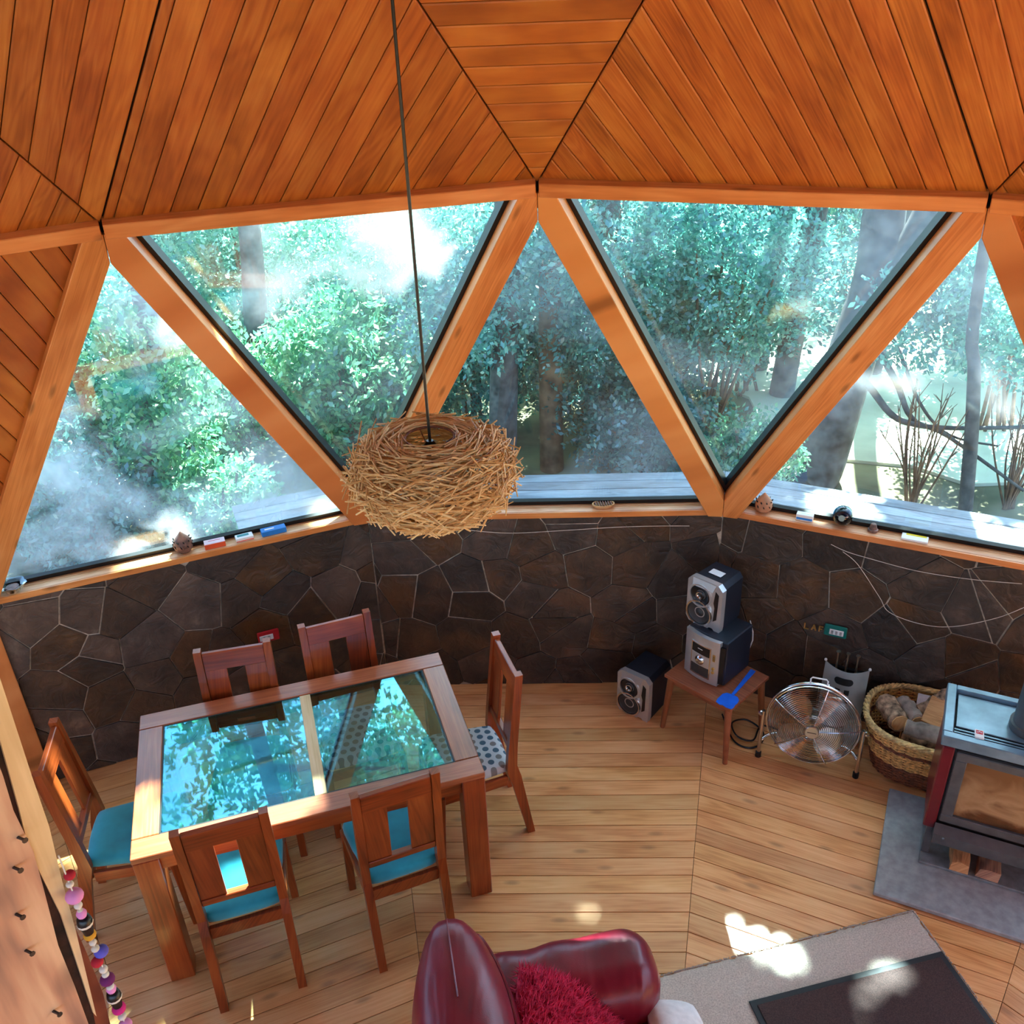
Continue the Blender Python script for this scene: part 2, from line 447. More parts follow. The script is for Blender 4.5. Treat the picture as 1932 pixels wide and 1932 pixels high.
def set_uv(me, axis=None):
    nv = len(me.vertices)
    if not nv or not len(me.loops): return
    co = np.empty(nv * 3, np.float32); me.vertices.foreach_get('co', co); co = co.reshape(-1, 3)
    if axis is None:
        ex = co.max(0) - co.min(0); a = np.zeros(3); a[int(ex.argmax())] = 1
    else: a = np.array({'X': (1, 0, 0), 'Y': (0, 1, 0), 'Z': (0, 0, 1)}.get(axis, axis) if isinstance(axis, str) else axis, float)
    a = a / np.linalg.norm(a)
    t = np.array((0, 0, 1.)) if abs(a[2]) < .9 else np.array((1., 0, 0))
    p = np.cross(a, t); p /= np.linalg.norm(p); q = np.cross(a, p)
    li = np.empty(len(me.loops), np.int32); me.loops.foreach_get('vertex_index', li)
    lc = co[li]
    uv = np.stack([lc @ a, lc @ p + lc @ q * .83], -1).astype(np.float32)
    l = me.uv_layers.new(name='UVMap')
    l.data.foreach_set('uv', uv.ravel())

def thing(name, label, cat, loc=(0, 0, 0), rz=0.0, group=None):
    o = bpy.data.objects.new(name, None); COL.objects.link(o)
    o.empty_display_size = .05
    o.location = loc; o.rotation_euler = (0, 0, rz)
    o['label'] = label; o['category'] = cat
    if group: o['group'] = group
    return o
def tag(o, label, cat, group=None):
    o['label'] = label; o['category'] = cat
    if group: o['group'] = group
    return o
def struct(name):
    o = bpy.data.objects.new(name, None); COL.objects.link(o); o['kind'] = 'structure'
    o.empty_display_size = .05
    return o
def kids(o): return [c for c in bpy.data.objects if c.parent == o]
def dup(root, loc, rz, label=None, group=None):
    tree = kids(root)
    r = root.copy(); COL.objects.link(r); r.location = loc; r.rotation_euler = (0, 0, rz)
    if label: r['label'] = label
    if group: r['group'] = group
    for ch in tree:
        c = ch.copy(); COL.objects.link(c); c.parent = r
        for g in kids(ch):
            d = g.copy(); COL.objects.link(d); d.parent = c
    return r

def smooth_pts(P, k=5):
    P = [V(p) for p in P]; Q = []
    for i in range(len(P) - 1):
        p0, p1_, p2_, p3 = P[max(i - 1, 0)], P[i], P[i + 1], P[min(i + 2, len(P) - 1)]
        for s in range(k):
            t = s / k
            Q.append(.5 * ((2 * p1_) + (p2_ - p0) * t + (2 * p0 - 5 * p1_ + 4 * p2_ - p3) * t * t + (3 * p1_ - p0 - 3 * p2_ + p3) * t ** 3))
    return Q + [P[-1]]
# 2-D polygon tools
def clip(poly, a, b, c):
    """keep a*x+b*y<=c"""
    out = []
    for i in range(len(poly)):
        p, q = poly[i], poly[(i + 1) % len(poly)]
        dp, dq = a * p[0] + b * p[1] - c, a * q[0] + b * q[1] - c
        if dp <= 0: out.append(p)
        if dp * dq < 0:
            t = dp / (dp - dq); out.append((p[0] + (q[0] - p[0]) * t, p[1] + (q[1] - p[1]) * t))
    return out
def area(p): return sum(p[i][0] * p[(i + 1) % len(p)][1] - p[(i + 1) % len(p)][0] * p[i][1] for i in range(len(p))) / 2
def inset(poly, d):
    poly = [p for i, p in enumerate(poly) if math.dist(p, poly[i - 1]) > 1e-4]
    if len(poly) < 3: return []
    if area(poly) < 0: poly = poly[::-1]
    out = list(poly)
    for i in range(len(poly)):
        p, q = poly[i], poly[(i + 1) % len(poly)]
        ex, ey = q[0] - p[0], q[1] - p[1]; L = math.hypot(ex, ey)
        nx, ny = ey / L, -ex / L
        out = clip(out, nx, ny, nx * p[0] + ny * p[1] - d)
        if len(out) < 3: return []
    return out
def piece(poly, fr, h0, h1, bev, tilt=None):
    """a board or stone: poly in the frame's X,Y, from h0 up to h1 with bevelled upper edge; poly convex"""
    O, X, Y, N = fr
    if area(poly) < 0: poly = poly[::-1]
    poly = [p for i, p in enumerate(poly) if math.dist(p, poly[i - 1]) > 1e-4]
    n = len(poly)
    cx = sum(p[0] for p in poly) / n; cy = sum(p[1] for p in poly) / n
    top = []
    for p in poly:
        d = math.dist(p, (cx, cy)); k = max(.2, 1 - bev * 1.25 / max(d, 1e-6)); top.append((cx + (p[0] - cx) * k, cy + (p[1] - cy) * k))
    # real inset where the corner count survives
    ins = inset(poly, bev)
    if len(ins) == n:
        j = min(range(n), key=lambda q: math.dist(ins[q], poly[0])); top = [ins[(q + j) % n] for q in range(n)]
    tz = lambda p: h1 + ((p[0] - cx) * tilt[0] + (p[1] - cy) * tilt[1] if tilt else 0)
    at = lambda p, h: O + X * p[0] + Y * p[1] + N * h
    vs = [at(p, h0) for p in poly] + [at(p, tz(p) - bev * .7) for p in poly] + [at(p, tz(p)) for p in top]
    fs = [tuple(range(n))[::-1], tuple(range(2 * n, 3 * n))]
    for L in (0, 1):
        fs += [(L * n + i, L * n + (i + 1) % n, (L + 1) * n + (i + 1) % n, (L + 1) * n + i) for i in range(n)]
    return MB().add(vs, fs)

# ------------------------------------------------------------------ dome frame
D = rad(24)
RB, HS, RT, HT, R3, H3 = 4.6558, 1.1448, 4.0093, 2.948, 2.86, 4.19
def ring(r, h, a): return V((r * math.sin(a), r * math.cos(a), h))
NB = {i: ring(RB, HS, (i + .5) * D) for i in range(-8, 8)}       # sill nodes, i between sector i and i+1
NT_ = {i: ring(RT, HT, i * D) for i in range(-8, 9)}              # window-head nodes
az3 = {-1: -13.0, 0: 13.0, -2: -39.8, 1: 37.7}                    # node i lies between head node i and i+1
left = 39.8; 
for k in range(2, 7): az3[k] = 37.7 + (k - 1) * (282.5 / 11)
for k in range(-3, -8, -1): az3[k] = -39.8 - (-2 - k) * (282.5 / 11)
az3[7] = az3[-7] + 360 - 282.5 / 11
N3 = {k: ring(R3, H3, rad(a)) for k, a in az3.items()}
CEN = V((0, 0, 1.2))
ZS = 1.19
def frame_tri(a, b, c):
    n = (b - a).cross(c - a).normalized()
    if n.dot(CEN - (a + b + c) / 3) < 0: n = -n      # points inward
    return n

def cut_bm(bm, co, no):
    """drop what lies on the +no side and close the hole"""
    g = bm.verts[:] + bm.edges[:] + bm.faces[:]
    r = bmesh.ops.bisect_plane(bm, geom=g, plane_co=co, plane_no=no, clear_outer=True)
    ed = [e for e in r['geom_cut'] if isinstance(e, bmesh.types.BMEdge)]
    if ed: bmesh.ops.contextual_create(bm, geom=ed)

def strut(name, A, B, n_in, wd, th, cuts, mat='strut', shift=0.0, ext=.12, kind='structure', lift=0.0):
    """flat board on the inside of edge A-B; n_in points into the room"""
    d = (B - A).normalized(); n = (n_in - d * n_in.dot(d)).normalized(); s = n.cross(d)
    mb = MB().box((A + B) / 2 + s * shift + n * (th / 2 + lift), ((B - A).length + 2 * ext, wd, th), Matrix((d, s, n)).transposed())
    bm = bmesh.new()
    vv = [bm.verts.new(x) for x in mb.v]
    for f in mb.f: bm.faces.new([vv[i] for i in f])
    bmesh.ops.recalc_face_normals(bm, faces=bm.faces[:])
    for co, no in cuts: cut_bm(bm, co, no)
    bmesh.ops.bevel(bm, geom=[e for e in bm.edges], offset=.003, segments=1, affect='EDGES', clamp_overlap=True)
    me = bpy.data.meshes.new(name); bm.to_mesh(me); bm.free()
    set_uv(me, d)
    me.materials.append(M[mat])
    o = bpy.data.objects.new(name, me); COL.objects.link(o)
    if kind: o['kind'] = kind
    return o

NT_[0].z += .04
# ---- struts
ti = 0
def nm():
    global ti; ti += 1; return 'trim_%d' % ti
def vplane(az):  # outward tangential normal of the vertical plane at azimuth az (towards larger azimuth)
    return V((math.cos(az), -math.sin(az), 0))
for i in range(-7, 8):
    # head beam from head node i to i+1 (board hangs a little below the node line)
    A, B = NT_[i], NT_[i + 1] if i < 7 else NT_[-7]
    if i == 7: pass
    nin = -((A + B) / 2).normalized(); nin = V((nin.x, nin.y, -.30)).normalized()
    aA, aB = i * D, (i + 1) * D
    strut(nm(), A, B, nin, .060, .115, [(A - vplane(aA) * -.006, -vplane(aA)), (B + vplane(aB) * -.006, vplane(aB))], shift=0, lift=-.06)
for i in range(-7, 8):
    M0 = NT_[i]
    for j in (i - 1, i):
        if j < -7 or j > 7: continue
        A = NB[j] if j >= -8 else None
        az_t, az_b = i * D, (j + .5) * D
        sg = 1 if j == i else -1     # board goes to larger azimuth when +1
        nin = frame_tri(NB[j], M0, NT_[i + sg] if -8 < i + sg < 9 else M0 + V((0, 0, 1)))
        n2 = frame_tri(NB[i - 1] if i - 1 >= -8 else NB[7], NB[i] if i in NB else NB[7], M0)
        nin = (nin + n2).normalized()
        cuts = [(M0 - vplane(az_t) * (-sg * .0012), vplane(az_t) * -sg), (A + vplane(az_b) * (-sg * .001), vplane(az_b) * sg),
                (V((0, 0, M0.z - .028)), V((0, 0, 1))), (V((0, 0, ZS - .025)), V((0, 0, -1)))]
        strut(nm(), M0, A, nin, .118, .15, cuts, lift=-.105)

for i in range(-7, 8):  # added dark fillers behind the nodes to stop light leaking through
    q = NT_[i]; rd = V((q.x, q.y, .25 * q.length)).normalized()
    o = MB().lathe([(0, .004), (.074, .004), (.074, .09), (0, .09)], 8, R=rd.to_track_quat('Z', 'Y').to_matrix(), c=q, cap=False).build(nm(), 'dark')
    o['kind'] = 'structure'
    dn = ((NB[i - 1] if i > -8 else NB[7]) + NB[i]) / 2 - q; dn.normalize()
    o = MB().bar(q + rd * .06, q + rd * .06 + dn * .118, .05, .07, side=vplane(i * D)).build(nm(), 'dark')
    o['kind'] = 'structure'
    q = NB[i]; rd = V((q.x, q.y, 0)).normalized()
    o = MB().lathe([(0, .0), (.088, .0), (.088, .09), (0, .09)], 8, R=rd.to_track_quat('Z', 'Y').to_matrix(), c=q, cap=False).build(nm(), 'dark')
    o['kind'] = 'structure'
# ---- windows
def pane_tri(parent, tri, n_in, off, mat, th=.008, grow=0.0, name='pane'):
    c = sum(tri, V((0, 0, 0))) / 3
    t = [p + (p - c).normalized() * grow for p in tri]
    mb = MB().add([p - n_in * off for p in t] + [p - n_in * (off + th) for p in t], [(0, 1, 2), (5, 4, 3), (0, 3, 4, 1), (1, 4, 5, 2), (2, 5, 3, 0)])
    return mb.build(name, mat, parent)
def inset_e(poly, ds):
    n = len(poly); L = []
    for i in range(n):
        p, q = poly[i], poly[(i + 1) % n]; ex, ey = q[0] - p[0], q[1] - p[1]; l = math.hypot(ex, ey)
        nx, ny = -ey / l, ex / l
        L.append((nx, ny, nx * p[0] + ny * p[1] + ds[i]))
    out = []
    for i in range(n):
        a, b, c = L[i - 1]; d, e, f = L[i]; det = a * e - b * d
        out.append(((c * e - b * f) / det, (a * f - c * d) / det))
    return out
def gasket(parent, tri, n_in, off, ins0, ins1, th=.03, mat='gasket', name='gasket'):
    """triangular ring between insets ins0 and ins1 of the triangle"""
    a, b, c = tri
    X = (b - a).normalized(); Y = n_in.cross(X)
    P = [(0, 0), ((b - a).dot(X), (b - a).dot(Y)), ((c - a).dot(X), (c - a).dot(Y))]
    if area(P) < 0: Y = -Y; P = [(p[0], -p[1]) for p in P]
    o, i_ = inset_e(P, ins0), inset_e(P, ins1)
    vs = [];
    for h in (-off, -off - th):
        for pl in (o, i_):
            vs += [a + X * p[0] + Y * p[1] + n_in * h for p in pl]
    fs = []
    for k in range(3):
        q = (k + 1) % 3
        fs += [(k, q, 3 + q, 3 + k), (6 + k, 9 + k, 9 + q, 6 + q), (k, 6 + k, 6 + q, q), (3 + k, 3 + q, 9 + q, 9 + k)]
    return MB().add(vs, fs).build(name, mat, parent)
wi = 0
WOOD_DOWN = (-2, 1)            # down-pointing panels clad in boards: between head nodes i and i+1
for i in range(-7, 8):
    wi += 1
    W = struct('window_%d' % wi)
    tri = [NB[i - 1], NB[i], NT_[i]]
    n = frame_tri(*tri)
    front = -2 <= i <= 2
    pane_tri(W, tri, n, .11, 'pane_dirty' if i == -1 else 'pane' if front else 'pane_clear')
    if front: gasket(W, tri, n, .085, (.0, .05, .05), (.048, .0615, .0615), th=.024)
for i in range(-7, 8):
    if i in WOOD_DOWN: continue
    wi += 1
    W = struct('window_%d' % wi)
    tri = [NT_[i], NT_[i + 1] if i < 7 else NT_[-7], NB[i]]
    n = frame_tri(*tri)
    front = -3 <= i <= 2
    pane_tri(W, tri, n, .11, 'pane' if front else 'pane_clear')
    if front:
        gasket(W, tri, n, .05, (.0, .05, .05), (.012, .074, .074), th=.059)

# ---- sill boards and stone walls
side_name = {-1: 'wall_left', 0: 'wall_front', 1: 'wall_right', -2: 'wall_far_left', 2: 'wall_far_right'}
AP = RB * math.cos(D / 2)
LW = 2 * RB * math.sin(D / 2)
sill_no = 0
for i in range(-7, 8):
    th = i * D
    ux, uy = V((math.cos(th), -math.sin(th), 0)), V((math.sin(th), math.cos(th), 0))
    z = V((0, 0, 1))
    # sill: two boards with a thin joint, and an orange front trim
    t = math.tan(D / 2)
    S = struct('trim_%d' % (ti + 1)); ti += 1
    for (d0, d1) in ((AP - .005, AP + .046), (AP + .0485, AP + .112)):
        P = [(-d0 * t, d0), (d0 * t, d0), (d1 * t, d1), (-d1 * t, d1)]
        piece(P, (V((0, 0, 0)), ux, uy, z), ZS - .032, ZS, .002).build('sill_board', 'sill', S, axis=ux)
    P = [(-(AP - .017) * t, AP - .017), ((AP - .017) * t, AP - .017), ((AP - .0055) * t, AP - .0055), (-(AP - .0055) * t, AP - .0055)]
    piece(P, (V((0, 0, 0)), ux, uy, z), ZS - .033, ZS - .001, .002).build('sill_edge', 'strut', S, axis=ux)
    # wall
    Wl = MB()
    d0, d1 = AP, AP + .16
    P = [(-d0 * t, d0), (d0 * t, d0), (d1 * t, d1), (-d1 * t, d1)]
    wn = side_name.get(i, 'wall_rear_%d' % ((i + 15) % 15))
    wallo = piece(P, (V((0, 0, 0)), ux, uy, z), -.05, ZS - .0325, .001).build(wn, 'mortar' if abs(i) <= 2 else 'concrete')
    wallo['kind'] = 'structure'
    if abs(i) <= 1 or i in (-2, 2):
        # irregular slate cladding, one object for every stone
        rs = random.Random(100 + i)
        H = ZS - .034
        nx, ny = (8, 5)
        seeds = []
        for a in range(-1, nx + 1):
            for b in range(-1, ny + 1):
                seeds.append(((a + .5 + rs.uniform(-.48, .48) + (b % 2) * .4) * LW / nx - LW / 2, (b + .5 + rs.uniform(-.48, .48)) * H / ny))
        fr = (uy * AP, ux, z, -uy)
        for k, (sx, sy) in enumerate(seeds):
            poly = [(-LW / 2 + .002, 0.0), (LW / 2 - .002, 0.0), (LW / 2 - .002, H), (-LW / 2 + .002, H)]
            for q, (ox, oy) in enumerate(seeds):
                if q == k: continue
                a, b = ox - sx, oy - sy
                if a * a + b * b > 1.2: continue
                poly = clip(poly, a, b, (ox * ox + oy * oy - sx * sx - sy * sy) / 2)
                if len(poly) < 3: break
            if len(poly) < 3 or abs(area(poly)) < .0012: continue
            poly = inset(poly, rs.choice((.0015, .0025, .0035, .005)))
            if len(poly) < 3: continue
            # break the corners a little
            hh = rs.uniform(.007, .013)
            piece(poly, fr, .0, hh, .0025, (rs.uniform(-.012, .012), rs.uniform(-.016, .016))).build('stone', 'stone_olive' if i < 0 and poly[0][0] < .25 else 'stone', wallo)

q = NB[-2]; qd = V((q.x, q.y, 0)).normalized()
cb_ = MB().box(q.xy.to_3d() - qd * .03 + V((0, 0, .55)), (.09, .03, 1.1), Matrix.Rotation(1.5 * D, 3, 'Z'), .004).build(nm(), 'strut', axis='Z')
cb_['kind'] = 'structure'
# ---- floor
floor = MB()
floor.prism([(AP * 1.02 * math.sin(k * D / 2) / math.cos(D / 2) , AP * 1.02 * math.cos(k * D / 2) / math.cos(D / 2)) for k in range(1, 30, 2)], -.09, -.021)
floor = floor.build('floor', 'dark'); floor['kind'] = 'structure'
PW = .1005
for i in range(-2, 3):
    th = i * D
    ux, uy = V((math.cos(th), -math.sin(th), 0)), V((math.sin(th), math.cos(th), 0))
    t = math.tan(D / 2); k = 0
    d1 = AP - .001
    lim = {0: 1.3, 1: 1.2, -1: 1.3, -2: 2.2, 2: 1.5}[i]
    while d1 > lim:
        d0 = d1 - PW
        a, b = d0 + .0018, d1 - .0018
        P = [(-a * t + .001, a), (a * t - .001, a), (b * t - .001, b), (-b * t + .001, b)]
        piece(P, (V((0, 0, 0)), ux, uy, V((0, 0, 1))), -.02, random.uniform(-.0006, 0), .0012).build('floorboard', 'floor', floor, axis=ux)
        d1 = d0; k += 1
rest = MB()
for i in range(-7, 8):
    th = i * D
    lim = {0: 1.3, 1: 1.2, -1: 1.3, -2: 2.2, 2: 1.5}.get(i, 99)
    ux, uy = V((math.cos(th), -math.sin(th), 0)), V((math.sin(th), math.cos(th), 0)); t = math.tan(D / 2)
    d1 = AP
    while d1 - PW > 0:
        d0 = d1 - PW
        if d1 <= lim or lim == 99:
            P = [(-d0 * t, d0 + .001), (d0 * t, d0 + .001), (d1 * t, d1 - .001), (-d1 * t, d1 - .001)]
            p3 = [ux * x + uy * y for x, y in P]
            rest.add([p + V((0, 0, -.02)) for p in p3] + [p + V((0, 0, -.001)) for p in p3], [(3, 2, 1, 0), (4, 5, 6, 7)] + [(q, (q + 1) % 4, 4 + (q + 1) % 4, 4 + q) for q in range(4)])
        d1 = d0
rest.build('hidden_floorboards', 'floor', floor, kind='stuff')

# ---- ceiling
shell = MB()
def shell_tri(a, b, c, n):
    g_ = (a + b + c) / 3
    a, b, c = [p + (p - g_).normalized() * .06 for p in (a, b, c)]
    shell.add([p - n * .022 for p in (a, b, c)] + [p - n * .06 for p in (a, b, c)], [(0, 1, 2), (5, 4, 3), (0, 3, 4, 1), (1, 4, 5, 2), (2, 5, 3, 0)])
panels = []          # (triangle, direction)
TOP = V((0, 0, 5.15))
R4 = {k: ring(1.45, 4.86, rad(a)) for k, a in az3.items()}
ks = list(range(-7, 8))
for k in ks:
    k2 = k + 1 if k < 7 else -7
    a, b = NT_[k], NT_[k + 1] if k < 7 else NT_[-7]
    up_l, up_r = N3[k], N3[k2]
    # triangle standing on the head beam k..k+1
    tri1 = (a, b, up_l)
    # inverted triangle with its point on head node k+1
    tri2 = (b, up_r, up_l)
    rear = k in (5, 6, 7, -7, -6)  # unseen rear roof glazing, added to light the floor evenly
    if rear:
        wi += 1
        W = struct('window_%d' % wi)
        pane_tri(W, tri1, frame_tri(*tri1), .03, 'pane_clear')
        wi += 1
        W = struct('window_%d' % wi)
        pane_tri(W, tri2, frame_tri(*tri2), .03, 'pane_clear')
    else:
        d1 = (up_l - a) if k < 0 else (up_l - b)
        panels.append((tri1, d1))
        if k == -1: d2 = up_r - up_l
        elif k in (-3, 1): d2 = up_r - up_l
        elif k == -2: d2 = up_r - b
        elif k == 0: d2 = up_l - b
        else: d2 = up_r - up_l
        panels.append((tri2, d2))
    for tt in ((up_l, up_r, R4[k]), (up_r, R4[k2], R4[k]), (R4[k], R4[k2], TOP)):
        shell_tri(*tt, frame_tri(*tt))
for i in WOOD_DOWN:
    tri = (NT_[i], NT_[i + 1], NB[i])
    panels.append((tri, (NB[i] - NT_[i]) if i < 0 else (NB[i] - NT_[i + 1])))
for tri, d in panels: shell_tri(*tri, frame_tri(*tri))
ceil = shell.build('ceiling', 'dark'); ceil['kind'] = 'structure'
PL = .0905
VIS = {}
for pi_, (tri, d) in enumerate(panels):
    cen = sum(tri, V((0, 0, 0))) / 3
    n = frame_tri(*tri)
    if cen.y < 0.4 and cen.z > 2.5: 
        continue
    X = d.normalized(); Y = n.cross(X); O = tri[0]
    P = [((p - O).dot(X), (p - O).dot(Y)) for p in tri]
    P = inset(P, .003)
    lo, hi = min(p[1] for p in P), max(p[1] for p in P)
    k = 0
    y = lo
    while y < hi - .004:
        q = clip(clip(P, 0, -1, -(y + .0018)), 0, 1, y + PL - .0018)
        y += PL
        if len(q) < 3 or abs(area(q)) < .0004: continue
        piece(q, (O, X, Y, n), -.02, 0.0, .0045).build('ceiling_board', 'ceiling', ceil, axis=X)


# ================================================================== furniture
# ---- dining table
TA = .3206
TC = V((-1.0885, 3.2426, 0))
TL, TW, TH = 1.4354, .8787, .76
tab = thing('dining_table', 'red-brown wooden dining table with a glass top set in a wide frame', 'table', TC, TA)
BW = .105
for sy in (-1, 1):
    MB().box((0, sy * (TW / 2 - BW / 2), TH - .015), (TL, BW - .001, .03), ch=.003).build('frame_board', 'furn_top', tab, axis='X')
for sx in (-1, 1):
    MB().box((sx * (TL / 2 - BW / 2), 0, TH - .015), (BW, TW - 2 * BW - .003, .03), ch=.003).build('frame_board', 'furn_top', tab, axis='Y')
MB().box((.035, 0, TH - .014), (.05, TW - 2 * BW - .004, .024), ch=.002).build('centre_rail', 'pale', tab, axis='Y')
rim = MB()
for sy in (-1, 1): rim.box((0, sy * (TW / 2 - BW - .004), TH - .010), (TL - 2 * BW - .004, .006, .012))
for sx in (-1, 1): rim.box((sx * (TL / 2 - BW - .004), 0, TH - .010), (.006, TW - 2 * BW - .016, .012))
rim.build('rubber_seal', 'gasket', tab)
gx = TL / 2 - BW - .008
for a, b in ((-gx, .0095), (.0605, gx)):
    MB().box(((a + b) / 2, 0, TH - .009), (b - a, TW - 2 * BW - .016, .008)).build('glass_pane', 'table_glass', tab)
for sy in (-1, 1):
    MB().box((0, sy * (TW / 2 - .03), TH - .031 - .0375), (TL - .2, .022, .075), ch=.002).build('apron', 'furn', tab, axis='X')
for sx in (-1, 1):
    MB().box((sx * (TL / 2 - .03), 0, TH - .031 - .0375), (.022, TW - .2, .075), ch=.002).build('apron', 'furn', tab, axis='Y')
for sx in (-1, 1):
    for sy in (-1, 1):
        MB().box((sx * (TL / 2 - .0515), sy * (TW / 2 - .0515), (TH - .0312) / 2), (.1, .1, TH - .0312), ch=.004).build('leg', 'furn', tab, axis='Z')

# ---- chairs
def chair(name, label, seatmat, loc, rz, group='dining chairs'):
    t = thing(name, label, 'chair', loc, rz, group)
    prof = [(-.257, 0), (-.221, 0), (-.150, .36), (-.128, .44), (-.137, .55), (-.186, 1.0), (-.222, 1.0), (-.183, .58), (-.178, .47), (-.196, .40)]
    for sx in (-1, 1):
        x0, x1 = sx * .161 - .0175, sx * .161 + .0175
        n = len(prof)
        vs = [(x0, y, z) for y, z in prof] + [(x1, y, z) for y, z in prof]
        fs = [tuple(range(n)), tuple(range(n, 2 * n))[::-1]] + [((i + 1) % n, i, n + i, n + (i + 1) % n) for i in range(n)]
        MB().add(vs, fs).build('leg', 'furn', t, axis='Z')
    for sx in (-1, 1):
        MB().bar((sx * .183, .2, .4), (sx * .187, .225, 0), .034, .034, side=(1, 0, 0), ch=.003).build('leg', 'furn', t, axis='Z')
    tilt = math.atan(.095)
    R = Matrix.Rotation(tilt, 3, 'X')
    yb = lambda z: -.155 - (z - .5) * .098
    MB().box((0, yb(.935), .935), (.286, .024, .098), R, .003).build('top_rail', 'furn', t, axis='X')
    MB().box((0, yb(.565), .565), (.286, .028, .034), R, .003).build('bottom_rail', 'furn', t, axis='X')
    for sx in (-1, 1):
        MB().box((sx * .0925, yb(.735), .735), (.101, .014, .309), R, .002).build('back_slat', 'furn', t, axis='Z')
    fr = MB()
    fr.box((0, -.158, .375), (.286, .022, .06), ch=.002)
    fr.box((0, .214, .385), (.33, .022, .05), ch=.002)
    for sx in (-1, 1): fr.bar((sx * .163, -.13, .382), (sx * .186, .19, .387), .02, .055, side=(1, 0, 0), ch=.002)
    fr.build('seat_frame', 'furn', t)
    def fn(p):
        k = 1 + .13 * (p.y / .2)
        return (p.x * k, p.y - .02 * (p.x / .17) ** 2 * (1 if p.y > 0 else -.6), p.z + .006 * (1 - (p.x / .2) ** 2 - (p.y / .25) ** 2))
    MB().soft((0, .03, .438), (.345, .385, .06), .028, n=9, fn=fn).build('seat', seatmat, t, smooth=60)
    return t
chairs = [
    ('red-brown dining chair with turquoise seat at the near left side of the table', 'teal', (-1.296, 2.765), 20),
    ('red-brown dining chair with turquoise seat beside the armchair at the near table side', 'teal', (-.674, 2.949), 23),
    ('red-brown dining chair with dotted grey seat at the right end of the table', 'dots', (-.375, 3.493), 110),
    ('red-brown dining chair with turquoise seat at the left end of the table', 'teal', (-1.88, 3.03), -76),
    ('red-brown dining chair under the red socket at the far side of the table', 'teal', (-1.442, 3.449), 194),
    ('red-brown dining chair at the far side of the table nearest the front wall', 'dots', (-.967, 3.667), 202)]
protos = {}
for lab, sm, (x, y), a in chairs:
    if sm not in protos: protos[sm] = chair('dining_chair', lab, sm, (x, y, 0), rad(a))
    else: dup(protos[sm], (x, y, 0), rad(a), lab)

# ---- pendant lamp
LC = V((-.367, 2.93, 2.262))
lamp = thing('pendant_lamp', 'nest-like woven cane pendant lamp hanging on a long black cord', 'lamp', LC)
top_z = 4.17 - LC.z
MB().tube([(0, 0, .09), (0, 0, top_z)], .005, 8).build('cord', 'black', lamp)
MB().lathe([(.0, .11), (.012, .11), (.021, .095), (.021, .03), (.0, .03)], 14, cap=False).build('socket', 'black', lamp, smooth=True)
MB().lathe([(.0, .03), (.016, .03), (.02, .01), (.034, -.03), (.034, -.05), (.02, -.075), (0, -.082)], 16, cap=False).build('bulb', 'white', lamp, smooth=60)
rg = MB()
rg.tube([(.082 * math.cos(a * PI / 12), .082 * math.sin(a * PI / 12), .122) for a in range(24)], .004, 6, closed=True)
for a in range(3): rg.tube([(.082 * math.cos(a * 2.094), .082 * math.sin(a * 2.094), .122), (.018 * math.cos(a * 2.094), .018 * math.sin(a * 2.094), .075)], .002, 5)
rg.build('ring', 'wicker_dark', lamp)
def lamp_pt(ph, s):
    # profile from the upper mouth (s=0) over the belly to the lower mouth (s=1)
    a = -1.48 + s * 2.98
    r = .258 * max(.0, math.cos(a * .92)) ** .72 if abs(a) < 1.6 else 0
    r = max(r, .092)
    z = -.132 * math.sin(a) * (1.0 if a < 0 else 1.12)
    return V((r * math.cos(ph), r * math.sin(ph), z))
def stick_mat():
    t = NT('cane_sticks')
    g = t.n('NewGeometry')
    c = t.ramp(g.outputs['Random Per Island'], [(0, lin(190, 138, 82)), (.4, lin(228, 182, 118)), (1, lin(244, 212, 156))])
    t.set(Base_Color=c, Roughness=.55)
    return t.m
sm = stick_mat()
mb = MB(); rs = random.Random(5)
for k in range(1350):
    ph = rs.uniform(0, 2 * PI); s_ = rs.uniform(.0, 1.0)
    layer = rs.choice((0.90, .95, .99, 1.02))
    p = lamp_pt(ph, s_); p = V((p.x * layer, p.y * layer, p.z * layer))
    tphi = V((-math.sin(ph), math.cos(ph), 0))
    ts = (lamp_pt(ph, min(1, s_ + .02)) - lamp_pt(ph, max(0, s_ - .02))).normalized()
    tl = rs.gauss(0, .24) * (1 + s_)
    d = (tphi * math.cos(tl) + ts * math.sin(tl)).normalized()
    rr = math.hypot(p.x, p.y)
    L = min(rs.uniform(.09, .165), rr * .68)
    if s_ < .12: L *= .8
    out = V((math.cos(ph), math.sin(ph), 0)) * rs.uniform(-.004, .004)
    a, b = p - d * L + out, p + d * L - out
    # bend the cane a little round the body
    mid = p + V((p.x, p.y, p.z)).normalized() * .0025
    mb.tube([a, mid, b], rs.uniform(.002, .003), 4)
shade = mb.build('woven_shade', sm, lamp, kind='stuff')

